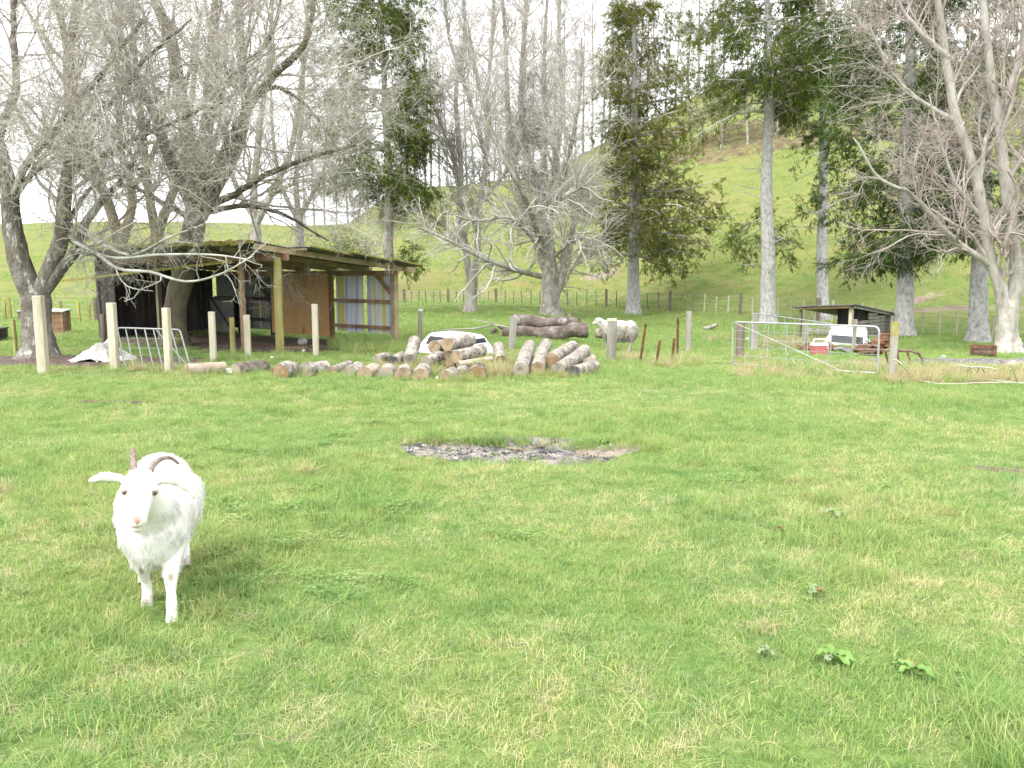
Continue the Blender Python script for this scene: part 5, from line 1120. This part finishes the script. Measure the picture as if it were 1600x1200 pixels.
def build_scrap():
    b = at(1392, 572); root = thing('rusty_scrap', 'rusty bent pipe frame on legs to the right of the lichened gate post', 'scrap', b)
    Y = b.y; q = lambda u, v, d=0: pt(u, v, Y + d) - b
    mb = MB(); mb.tube([q(1330, 546, .5), q(1372, 547, .3), q(1400, 547.5, .1), q(1424, 548.5), q(1436, 553), q(1441, 561), q(1442, 570)], .026, 8); mb.build('hoop', M_rustpipe, root, True)
    for (u0, u1, v1) in ((1402, 1406, 577), (1418, 1424, 575), (1384, 1388, 575)): mb = MB(); mb.tube([q(u0, 549), q(u1, v1)], .021, 7); mb.build('leg', M_rust, root, True)
    mb = MB(); mb.ball(q(1444, 577), (.055, .05, .085), 9, 7, .25); mb.build('clamp', M_rust, root, True)
    b = at(1375, 560); root = thing('scrap_heap', 'heap of dark red rusty scrap iron under the right end of the front gate', 'scrap', b); Y = b.y + .4; q = lambda u, v, d=0: pt(u, v, Y + d) - b
    mb = MB(); mb.ball(q(1378, 536), (.20, .2, .17), 10, 8, .3); mb.build('drum', M_rust, root)
    mb = MB(); mb.ball(q(1358, 546), (.28, .25, .13), 12, 8, .35); mb.build('crushed_body', M_rust, root)
    mb = MB(); mb.box(q(1382, 528, .1), (.20, .15, .22), .5); mb.build('box', M_rust, root, False, .02)
    for a, c in (((1352, 536), (1359, 549)), ((1340, 551), (1372, 549)), ((1362, 553), (1376, 541)), ((1366, 540), (1352, 532))): mb = MB(); mb.tube([q(*a, -.3), q(*c, -.3)], .018, 6); mb.build('bar', M_rustpipe, root, True)
build_scrap()
def build_roller():
    a, b = at(1516, 558), at(1556, 559); root = thing('field_roller', 'small rusty roller in an iron frame beside the pale forking tree', 'roller', (a + b) / 2); ex = (b - a); L = ex.length; root.rotation_euler = (0, 0, math.atan2(ex.y, ex.x)); h = .25
    mb = MB(); mb.tube([(-L * .40, 0, h * .55), (L * .40, 0, h * .55)], h * .44, 18); mb.build('drum', M_rustpipe, root, True)
    for s in (-1, 1): mb = MB(); mb.beam((s * L * .45, -.14, .02), (s * L * .45, -.12, h * 1.05), .06, .05, (1, 0, 0)); mb.beam((s * L * .45, .14, .02), (s * L * .45, .12, h * 1.05), .06, .05, (1, 0, 0)); mb.beam((s * L * .45, -.15, h * 1.02), (s * L * .45, .15, h * 1.02), .055, .05); mb.build('end_frame', M_rust, root)
    mb = MB(); mb.beam((-L * .48, -.13, h * 1.08), (L * .48, -.13, h * 1.08), .05, .05); mb.build('bar', M_rust, root); mb = MB(); mb.beam((-L * .48, .13, h * 1.08), (L * .48, .13, h * 1.08), .05, .05); mb.build('bar', M_rust, root)
build_roller()
def box_thing(name, label, cat, u, vt, vb, w_px, m, lid, dep=.5, rz=.15):
    b = at(u, vb); s = b.y / F_PX; h = (vb - vt) * s; w = w_px * s; root = thing(name, label, cat, b, rz)
    mb = MB()
    for k in range(4): mb.box((0, -dep / 2 + .012, h * (k + .5) / 4), (w, .022, h / 4 - .008)); mb.box((0, dep / 2 - .012, h * (k + .5) / 4), (w, .022, h / 4 - .008)); mb.box((-w / 2 + .012, 0, h * (k + .5) / 4), (.022, dep - .06, h / 4 - .008)); mb.box((w / 2 - .012, 0, h * (k + .5) / 4), (.022, dep - .06, h / 4 - .008))
    mb.build('side', m, root); mb = MB(); mb.hexa([Vector(p) for p in [(-w * .56, -dep * .58, h), (w * .56, -dep * .58, h * .97), (w * .56, dep * .58, h * 1.02), (-w * .56, dep * .58, h * 1.04), (-w * .56, -dep * .58, h + .03), (w * .56, -dep * .58, h * .97 + .03), (w * .56, dep * .58, h * 1.02 + .03), (-w * .56, dep * .58, h * 1.04 + .03)]]); mb.build('lid', lid, root)
box_thing('wooden_box', 'brown wooden box with a pale lid behind the left tree trunk', 'box', 92, 486, 521, 26, M_timber, M_tarp, .6)
box_thing('wooden_box', 'small wooden box with a pale lid just left of the left tree trunk', 'box', 40, 486, 500, 14, M_postdark, M_tarp, .5)
box_thing('dark_crate', 'dark crate in the grass at the left edge of the picture', 'crate', -2, 514, 531, 16, M_board, M_board, .5)
def tube_thing(name, label, cat, pts, r, m):
    P, q = smooth_poly([at(u, v, dz) for u, v, dz in pts], r, 60); mb = MB(); mb.tube([tuple(p) for p in P], r, 7); return tag(mb.build(name, m, None, True), label, cat)
tube_thing('hose', 'cream hose looping over the grass from the gate post to the right edge', 'hose', [(1374, 573, .1), (1385, 569, .25), (1400, 562, .35), (1412, 573, .25), (1425, 587, .06), (1445, 596, .03), (1480, 600, .03), (1530, 598, .03), (1590, 598, .03), (1650, 601, .03)], .008, M_hose)
tube_thing('loose_wire', 'short slack cord hanging on the left part of the front gate', 'cord', [(1227, 543, .25), (1230, 552, .22), (1236, 560, .12), (1243, 569, .04)], .007, M_hose)
for i, (u, v, w, lab) in enumerate([(359.5, 585, 8, 'white scrap below the tan log'), (475, 568, 5, 'pale stone on the log in the front row'), (546, 588, 8, 'white scrap of paper among the front row logs'), (684.5, 594, 9, 'white chip by the right end of the front row'), (740, 586, 9, 'white scrap in the hollow log'), (566, 549, 6, 'pale round stone in the green tuft by the shed post'), (426, 578, 5, 'pale chip on top of the log with the orange and black end'), (1168, 531, 5, 'white knob in the grass behind the front gate'), (740, 715, 8, 'grey stone in the black ash'), (1582, 573, 14, 'long pale stone on the gravel strip'), (1474, 561, 9, 'pale stone at the left tip of the gravel strip')]):
    p = at(u, v); s = p.y / F_PX; mb = MB()
    if 'scrap' in lab: mb.beam((-w * s * .5, 0, .05), (w * s * .5, .03, .06), .04, w * s * .9, jit=.02); o = mb.build('paper_scrap', M_plastic_white, None)
    else: mb.ball((0, 0, w * s * .3), (w * s * .55, w * s * .5, w * s * .42), 9, 6, .15); o = mb.build('pale_stone', M_stone, None, True)
    if u == 475: p.z += .22
    if u == 426: p.z += .20
    if u == 740 and v == 586: p = pt(740, 586, p.y - .45)
    o.location = p; tag(o, lab, 'paper' if 'scrap' in lab else 'stone')

# ------------------------------------------------------------------ dead grass tuft and dock plants in the near pasture
def tuft(name, label, u, v, seed, m, n=90, h=(.03, .09), rad=.09):
    rng = np.random.default_rng(seed); p = at(u, v); V, Q, h_ = blades(rng, n, rad, h[0], h[1], .003, .006, 1.4, rng.uniform(0, 1, n)); me = blade_mesh(name, [(V, Q, h_)], m); o = link(name, me, m); o.location = p; return tag(o, label, 'grass tuft')
tuft('dead_tuft', 'tuft of dead tan grass to the right of the goat', 474, 740, 81, M_dry, 160, (.07, .15), .08)
tuft('dead_tuft', 'tuft of dead tan grass at the left edge, level with the goat', 2, 770, 82, M_dry, 120, (.07, .13), .06)
tuft('dead_tuft', 'bleached straw tuft in the near right pasture', 1195, 985, 83, M_dry, 110, (.03, .08), .08)
M_dock = mat('dock_leaf', [(.13, .25, .05), (.19, .33, .08), (.25, .37, .12)], 14, .5, .2, 30, trans=.3)
M_dockred = mat('reddened_dock_leaf', [(.17, .14, .04), (.30, .15, .055), (.32, .20, .09)], 25, .6, .2, 30, trans=.3)
M_dockgrey = mat('pale_underleaf', [(.20, .27, .13), (.28, .34, .20)], 14, .6, .2, 30, trans=.3)
def dock(label, u, v, n, size, seed, red=0, grey=0, flat=.5):
    rng = np.random.default_rng(seed); root = thing('dock_plant', label, 'plant', at(u, v), 0, 'broad leaved dock plants in the grass')
    for i in range(n):
        a = rng.uniform(0, 6.283); L = size * .62 * rng.uniform(.6, 1.15); w = L * rng.uniform(.20, .28); el = rng.uniform(.1, 1) * flat; V = []; m_ = 9
        d = np.array([math.cos(a), math.sin(a), 0]); s = np.array([-math.sin(a), math.cos(a), 0])
        for k in range(m_ + 1):
            t = k / m_; c = d * L * t * .95 + np.array([0, 0, 1]) * (.015 + L * (el * t * 1.5 - (el * 1.1 + .22) * t * t) + .02); ww = w * math.sin(PI * min(1, t * .92 + .06)) ** .7 * (1 - .15 * math.sin(k * 2.3 + i))
            for q in (-1, -.5, 0, .5, 1): V.append(c + s * ww * q + np.array([0, 0, 1]) * (abs(q) * ww * .35 + .006 * math.sin(k * 1.9 + q * 3)))
        Q = [(k * 5 + j, k * 5 + j + 1, k * 5 + j + 6, k * 5 + j + 5) for k in range(m_) for j in range(4)]
        link('leaf', np_mesh('leaf', np.array(V), np.array(Q)), M_dockred if i < red else (M_dockgrey if i < red + grey else M_dock), root)
dock('broad leaved dock with one reddened leaf, nearest the bottom right', 1425, 1056, 8, .15, 91, 1, 0)
dock('broad leaved dock with upright grey green leaves, left of the reddened one', 1300, 1036, 8, .15, 92, 0, 3, .8)
dock('low dock with an orange leaf in the mid right pasture', 1268, 932, 8, .12, 93, 1, 3)
dock('orange withered dock in the pasture, farthest from us', 1222, 835, 4, .08, 94, 3, 0)
dock('small grey leaved dock left of the upright leaved one', 1200, 1028, 6, .09, 95, 0, 5)
dock('low green dock beyond the withered one at the right', 1305, 808, 8, .15, 96, 0, 2)
dock('leafy dock at the back right rim of the burnt patch', 945, 695, 14, .13, 97, 0, 0)
dock('leafy dock in the grass at the right of the burnt patch', 905, 697, 10, .10, 98, 0, 0)

# ------------------------------------------------------------------ animals: one continuous body each, fur as strands on it
def remeshed(name, mb, voxel, smooth):
    me = bpy.data.meshes.new('src'); me.from_pydata(mb.v, [], mb.f); o = bpy.data.objects.new('src', me); COL.objects.link(o)
    a = o.modifiers.new('r', 'REMESH'); a.mode = 'VOXEL'; a.voxel_size = voxel; b = o.modifiers.new('s', 'SMOOTH'); b.iterations = smooth; b.factor = .5
    dg = bpy.context.evaluated_depsgraph_get(); r = bpy.data.meshes.new_from_object(o.evaluated_get(dg)); bpy.data.objects.remove(o); bpy.data.meshes.remove(me); r.name = name
    r.polygons.foreach_set('use_smooth', np.ones(len(r.polygons), bool)); return r
def cap(mb, a, ra, b, rb, n=None):
    a, b = Vector(a), Vector(b); n = n or max(2, int((b - a).length / (min(ra, rb) * .35)) + 1)
    for k in range(n + 1): t = k / n; mb.ball(a.lerp(b, t), ra + (rb - ra) * t, 14, 10)
def chain(mb, pts):
    for (a, ra), (b, rb) in zip(pts[:-1], pts[1:]): cap(mb, a, ra, b, rb)
def ell(mb, c, r, rot=None):
    s = len(mb.v); mb.ball((0, 0, 0), r, 20, 14); m = (rot or Matrix.Identity(3)); c = Vector(c)
    for i in range(s, len(mb.v)): mb.v[i] = tuple(c + m @ Vector(mb.v[i]))
def skin_mat(name, base, rough=.8, sss=0):
    m = bpy.data.materials.new(name); m.use_nodes = True; N, L = m.node_tree.nodes, m.node_tree.links; b = N['Principled BSDF']; b.inputs['Roughness'].default_value = rough; b.inputs['Specular IOR Level'].default_value = .2
    a = N.new('ShaderNodeAttribute'); a.attribute_name = 'hide'; L.new(a.outputs['Color'], b.inputs['Base Color'])
    return m
def paint(me, base, spots):
    n = len(me.vertices); co = np.empty(n * 3, np.float32); me.vertices.foreach_get('co', co); co = co.reshape(-1, 3); c = np.tile(np.array([*base, 1.]), (n, 1))
    for p, r, col, soft in spots:
        r = np.array(r if hasattr(r, '__len__') else (r, r, r)); d = np.linalg.norm((co - np.array(p)) / r, axis=1); w = S((1 - d) / soft + .0)[:, None]; c[:, :3] = c[:, :3] * (1 - w) + np.array(col) * w
    a = me.attributes.new('hide', 'FLOAT_COLOR', 'POINT'); a.data.foreach_set('color', c.astype(np.float32).ravel())
def fur(name, me, n, lens, flow, m, seed, width, parent, clump=0, lift=.35, seg=3):
    """lens(co, no) -> strand length per root (0 = bald); flow(co, no) -> lie direction"""
    rng = np.random.default_rng(seed); me.calc_loop_triangles(); T = np.empty(len(me.loop_triangles) * 3, np.int32); me.loop_triangles.foreach_get('vertices', T); T = T.reshape(-1, 3)
    co = np.empty(len(me.vertices) * 3, np.float32); me.vertices.foreach_get('co', co); co = co.reshape(-1, 3).astype(float); no = np.empty(len(me.vertices) * 3, np.float32); me.vertices.foreach_get('normal', no); no = no.reshape(-1, 3).astype(float)
    ar = np.linalg.norm(np.cross(co[T[:, 1]] - co[T[:, 0]], co[T[:, 2]] - co[T[:, 0]]), axis=1); f = rng.choice(len(T), n, p=ar / ar.sum()); u, v = rng.uniform(0, 1, (2, n)); s = u + v > 1; u[s], v[s] = 1 - u[s], 1 - v[s]; w = np.stack([1 - u - v, u, v], -1)[..., None]
    P = (co[T[f]] * w).sum(1); Nn = norm((no[T[f]] * w).sum(1)); L = lens(P, Nn); k = L > .003; P, Nn, L = P[k], Nn[k], L[k]; n = len(P); L = L * rng.uniform(.6, 1.25, n); Fl = flow(P, Nn)
    if clump:
        ck = np.floor(P / clump); h = np.stack([_hash(ck[:, 0] + ck[:, 2] * 17, ck[:, 1], q) - .5 for q in (1, 2, 3)], -1); Fl = Fl + h * .9
    d = norm(Nn * lift + norm(Fl) + rng.normal(0, .16, (n, 3))); sd = norm(np.cross(d, rng.normal(0, 1, (n, 3)))); out = []; p = P - Nn * .004
    for q in range(seg + 1):
        t = q / seg; ww = (width * (1 - .85 * t) * rng.uniform(.7, 1.2, n))[:, None] * .5; out += [p - sd * ww, p + sd * ww]; d = norm(d + norm(Fl) * .35 + np.array([0, 0, -.10]) + rng.normal(0, .05, (n, 3))); p = p + d * (L / seg)[:, None]
    V = np.stack(out, 1).reshape(-1, 3); Q = (np.arange(n)[:, None, None] * (2 * seg + 2) + np.array([[2 * q, 2 * q + 1, 2 * q + 3, 2 * q + 2] for q in range(seg)])[None]).reshape(-1, 4)
    return link(name, np_mesh(name, V, Q), m, parent)

M_fur = mat('white_goat_hair', [(.72, .71, .69), (.80, .795, .78)], 12, .7, trans=.46)
M_hide = skin_mat('goat_hide', None)
M_horn = mat('ridged_horn', [(.20, .145, .115), (.33, .26, .22), (.42, .35, .31)], 30, .6, .8, 120, coord='Object')
M_hoof = mat('hoof', [(.30, .27, .23), (.48, .45, .40)], 12, .6)
M_eye = mat('goat_eye', [(.22, .17, .11), (.32, .25, .16)], 20, .15, spec=.6)
M_pupil = mat('eye_pupil', [(.01, .01, .01), (.015, .015, .015)], 5, .2)
def build_goat():
    fh = at(257, 972); back = Vector((-.33, .945, 0)).normalized(); yaw = math.atan2(-back.x, back.y)
    root = thing('goat', 'white shaggy horned goat walking towards us across the grass', 'goat', (fh.x - .075, fh.y + .10, H(fh.x, fh.y + .1)), yaw)
    mb = MB()
    ell(mb, (.0, .07, .43), (.165, .20, .20)); ell(mb, (.005, .38, .435), (.205, .36, .20)); ell(mb, (.0, .68, .455), (.17, .20, .19)); ell(mb, (0, .30, .54), (.12, .4, .10)); ell(mb, (0, .03, .36), (.13, .14, .13))
    # head frame: tilted a little clockwise as seen, nose down
    hc = Vector((-.02, -.285, .672)); hm = Matrix.Rotation(.06, 3, 'Z') @ Matrix.Rotation(.13, 3, 'Y') @ Matrix.Rotation(-.14, 3, 'X')
    h = lambda x, y, z: hc + hm @ Vector((x, y, z))
    chain(mb, [((0, .02, .47), .145), ((-.005, -.09, .56), .105), (tuple(h(0, .07, -.01)), .075)])
    ell(mb, h(0, .035, .035), (.066, .085, .072), hm); ell(mb, h(0, .0, -.01), (.066, .07, .06), hm)
    cap(mb, h(0, -.005, -.015), .058, h(0, -.095, -.095), .041); cap(mb, h(0, .03, -.06), .052, h(0, -.075, -.125), .032)
    ell(mb, h(0, -.112, -.108), (.042, .036, .034), hm); ell(mb, h(0, -.098, -.143), (.027, .034, .020), hm); ell(mb, h(.018, -.137, -.104), (.015, .012, .014), hm); ell(mb, h(-.018, -.137, -.104), (.015, .012, .014), hm)
    for s in (-1, 1): ell(mb, h(s * .052, -.005, .018), (.026, .030, .018), hm)
    # legs
    chain(mb, [((.085, .06, .36), .075), ((.078, .0, .27), .046), ((.072, -.045, .205), .037), ((.070, -.06, .12), .023), ((.070, -.075, .065), .027), ((.072, -.09, .02), .028)])
    chain(mb, [((-.085, .08, .36), .07), ((-.078, .085, .27), .044), ((-.066, .10, .20), .034), ((-.058, .15, .12), .023), ((-.055, .165, .07), .026), ((-.055, .155, .02), .028)])
    chain(mb, [((-.10, .66, .42), .12), ((-.105, .53, .30), .07), ((-.10, .60, .22), .040), ((-.097, .57, .12), .026), ((-.096, .50, .06), .028), ((-.095, .47, .035), .027)])
    chain(mb, [((.10, .70, .42), .12), ((.105, .60, .30), .07), ((.10, .76, .21), .040), ((.10, .77, .11), .026), ((.10, .745, .06), .028), ((.10, .73, .02), .028)])
    chain(mb, [((0, .86, .55), .035), ((0, .92, .50), .03), ((0, .95, .44), .02)])
    # ears grow out of the head
    le = [h(-.055, .03, .045), h(-.105, .035, .060), h(-.155, .035, .060), h(-.202, .03, .042)]; re = [h(.055, .03, .040), h(.115, .025, .056), h(.165, .015, .046), h(.210, .01, .012), h(.230, .01, -.022)]
    for pts, rr in ((le, (.017, .025, .026, .014)), (re, (.017, .025, .026, .022, .012))):
        for i in range(len(pts) - 1):
            for t in np.linspace(0, 1, 6): r = rr[i] + (rr[i + 1] - rr[i]) * t; ell(mb, pts[i].lerp(pts[i + 1], t), (r * .7, .011, r), hm @ Matrix.Rotation(.5, 3, 'X'))
    me = remeshed('body', mb, .0085, 5)
    pink = (.44, .235, .19)
    paint(me, (.70, .69, .67), [(h(0, -.143, -.100), (.026, .026, .024), pink, .5), (h(0, -.132, -.134), (.030, .024, .006), (.34, .17, .14), .5), (h(0, -.152, -.116), (.004, .02, .014), (.25, .13, .11), .5),
          (h(-.060, -.028, .0), (.024, .02, .014), (.50, .34, .28), .5), (h(.060, -.028, .0), (.024, .02, .014), (.46, .31, .26), .5),
          ((.072, -.075, .20), (.018, .035, .032), (.36, .29, .23), .6), ((-.066, .065, .195), (.018, .035, .034), (.34, .26, .20), .6)] + [(tuple(p.lerp(q, .5) + Vector((0, -.012, -.012))), .022, (.60, .48, .43), .6) for p, q in zip(re[:-1], re[1:])])
    body = link('body', me, M_hide, root)
    bald = [(h(0, -.135, -.112), .040), (h(-.060, -.028, .0), .022), (h(.060, -.028, .0), .022), (Vector((.072, -.075, .20)), .030), (Vector((-.066, .065, .195)), .030)]
    hcn, hv = np.array(hc), np.array(h(0, .03, .0))
    def lens(P, Nn):
        L = np.full(len(P), .040); dh = np.linalg.norm(P - hv, axis=1); L = np.where(dh < .30, np.interp(dh, [.0, .10, .16, .30], [.012, .013, .030, .060]), L)
        fw = ((P - hcn) @ np.array(hm)) ; ear = (np.abs(fw[:, 0]) > .085) & (P[:, 1] < -.18); L = np.where(ear, .012, L); face = (fw[:, 1] < -.02) & (P[:, 1] < -.2) & (~ear); L = np.where(face, .010, L)
        low = P[:, 2] < .24; L = np.where(low, np.interp(P[:, 2], [.0, .05, .20, .26], [.004, .010, .014, .05]), L); chest = (P[:, 1] < .15) & (P[:, 2] > .26) & (P[:, 2] < .50) & (dh > .2); L = np.where(chest, .034, L)
        belly = (P[:, 2] > .24) & (P[:, 2] < .36) & (P[:, 1] > .1); L = np.where(belly, .048, L)
        for c, r in bald: L = np.where(np.linalg.norm(P - np.array(c), axis=1) < r, .0, L)
        return L
    def flow(P, Nn):
        f = np.stack([0 * P[:, 0], np.full(len(P), .55), np.full(len(P), -1.0)], -1); top = np.clip((P[:, 2] - .5) / .12, 0, 1)[:, None]; f = f * (1 - top) + np.array([0, 1., -.35]) * top + np.stack([Nn[:, 0] * .6, 0 * P[:, 0], 0 * P[:, 0]], -1)
        dh = np.linalg.norm(P - hv, axis=1); hd = np.array(hm @ Vector((0, .7, .15))); f = np.where((dh < .2)[:, None], hd, f); return f - Nn * (f * Nn).sum(1)[:, None] * .8
    fur('fur', me, 60000, lens, flow, M_fur, 5, .0028, root, .05, .24)
    for pts, r0 in (([h(-.028, .045, .080), h(-.036, .062, .122), h(-.041, .095, .160), h(-.046, .135, .180), h(-.052, .175, .178)], .018), ([h(.030, .045, .078), h(.044, .062, .116), h(.076, .095, .145), h(.118, .13, .148), h(.155, .155, .122)], .018)):
        P, r = smooth_poly(pts, (r0, .006), 40); r = r * (1 + .07 * np.sin(np.arange(40) * 1.7)); mb = MB(); mb.tube([tuple(p) for p in P], list(r), 12); mb.build('horn', M_horn, root, True)
    for s in (-1, 1):
        e = MB(); e.ball(h(s * .058, -.030, .0), (.0145, .013, .0112), 14, 10); eo = e.build('eye', M_eye, root, True); q = MB(); q.ball(h(s * .0612, -.0405, .0), (.009, .005, .0045), 10, 6); q.build('pupil', M_pupil, eo, True)
        l = MB(); l.tube([h(s * .044, -.036, .004), h(s * .054, -.043, .0115), h(s * .066, -.036, .010), h(s * .073, -.022, .004)], .0042, 6); l.build('eyelid', mat('eyelid', [(.30, .20, .17), (.40, .28, .24)], 20), root, True)
    for p in ((.072, -.10, -.005), (-.055, .145, -.005), (-.095, .462, .012), (.10, .72, -.005)):
        for s in (-1, 1): mb = MB(); mb.tube([Vector(p) + Vector((s * .0125, .006, .042)), Vector(p) + Vector((s * .013, -.012, .02)), Vector(p) + Vector((s * .013, -.022, -.004))], [.013, .016, .017], 8); mb.build('hoof', M_hoof, root, True)
build_goat()

M_wool = mat('ragged_cream_wool', [(.26, .235, .195), (.40, .37, .315), (.50, .475, .425)], 7, .9, trans=.2)
def build_sheep():
    f = at(965, 549); s = f.y / F_PX; K = 64 * s / 1.12                                   # 64 px long nose to tail
    root = thing('sheep', 'woolly cream sheep standing side on behind the stout grey post', 'sheep', f, math.radians(-90)); root.scale = (K, K, K * 1.14); mb = MB()
    ell(mb, (0, .04, .52), (.22, .42, .23)); ell(mb, (0, -.28, .55), (.18, .2, .2)); ell(mb, (0, .34, .53), (.2, .2, .22))
    chain(mb, [((0, -.38, .60), .14), ((0, -.50, .70), .11)]); ell(mb, (0, -.545, .73), (.075, .095, .085)); cap(mb, (0, -.57, .72), .062, (0, -.67, .665), .042)
    for sx in (-1, 1): ell(mb, (sx * .11, -.52, .74), (.06, .02, .022))
    for x, y, t in ((-.1, -.28, 0), (.1, -.24, .03), (-.1, .38, 0), (.1, .34, -.03)): chain(mb, [((x, y, .40), .07), ((x, y + (.02 if y > 0 else -.01), .22), .038), ((x, y + t, .10), .027), ((x, y + t - .01, .02), .032)])
    me = remeshed('body', mb, .016, 3); paint(me, (.38, .36, .32), [((0, -.70, .65), .035, (.12, .10, .09), .6), ((-.055, -.59, .75), .018, (.05, .04, .04), .6), ((.055, -.59, .75), .018, (.05, .04, .04), .6)]); link('body', me, M_hide, root)
    lens = lambda P, Nn: np.where((P[:, 1] < -.50) | (P[:, 2] < .30), 0, np.where(P[:, 1] < -.42, .03, .11)); flow = lambda P, Nn: np.stack([Nn[:, 0] * .4, 0 * P[:, 0] + .1, 0 * P[:, 0] - 1], -1)
    fur('fleece', me, 12000, lens, flow, M_wool, 9, .016, root, .09, .3, 3)
    for x, y in ((-.1, -.29), (.1, -.22), (-.1, .37), (.1, .30)): h_ = MB(); h_.tube([(x, y, .05), (x, y - .02, 0)], [.03, .036], 8); h_.build('hoof', M_hoof, root, True)
build_sheep()
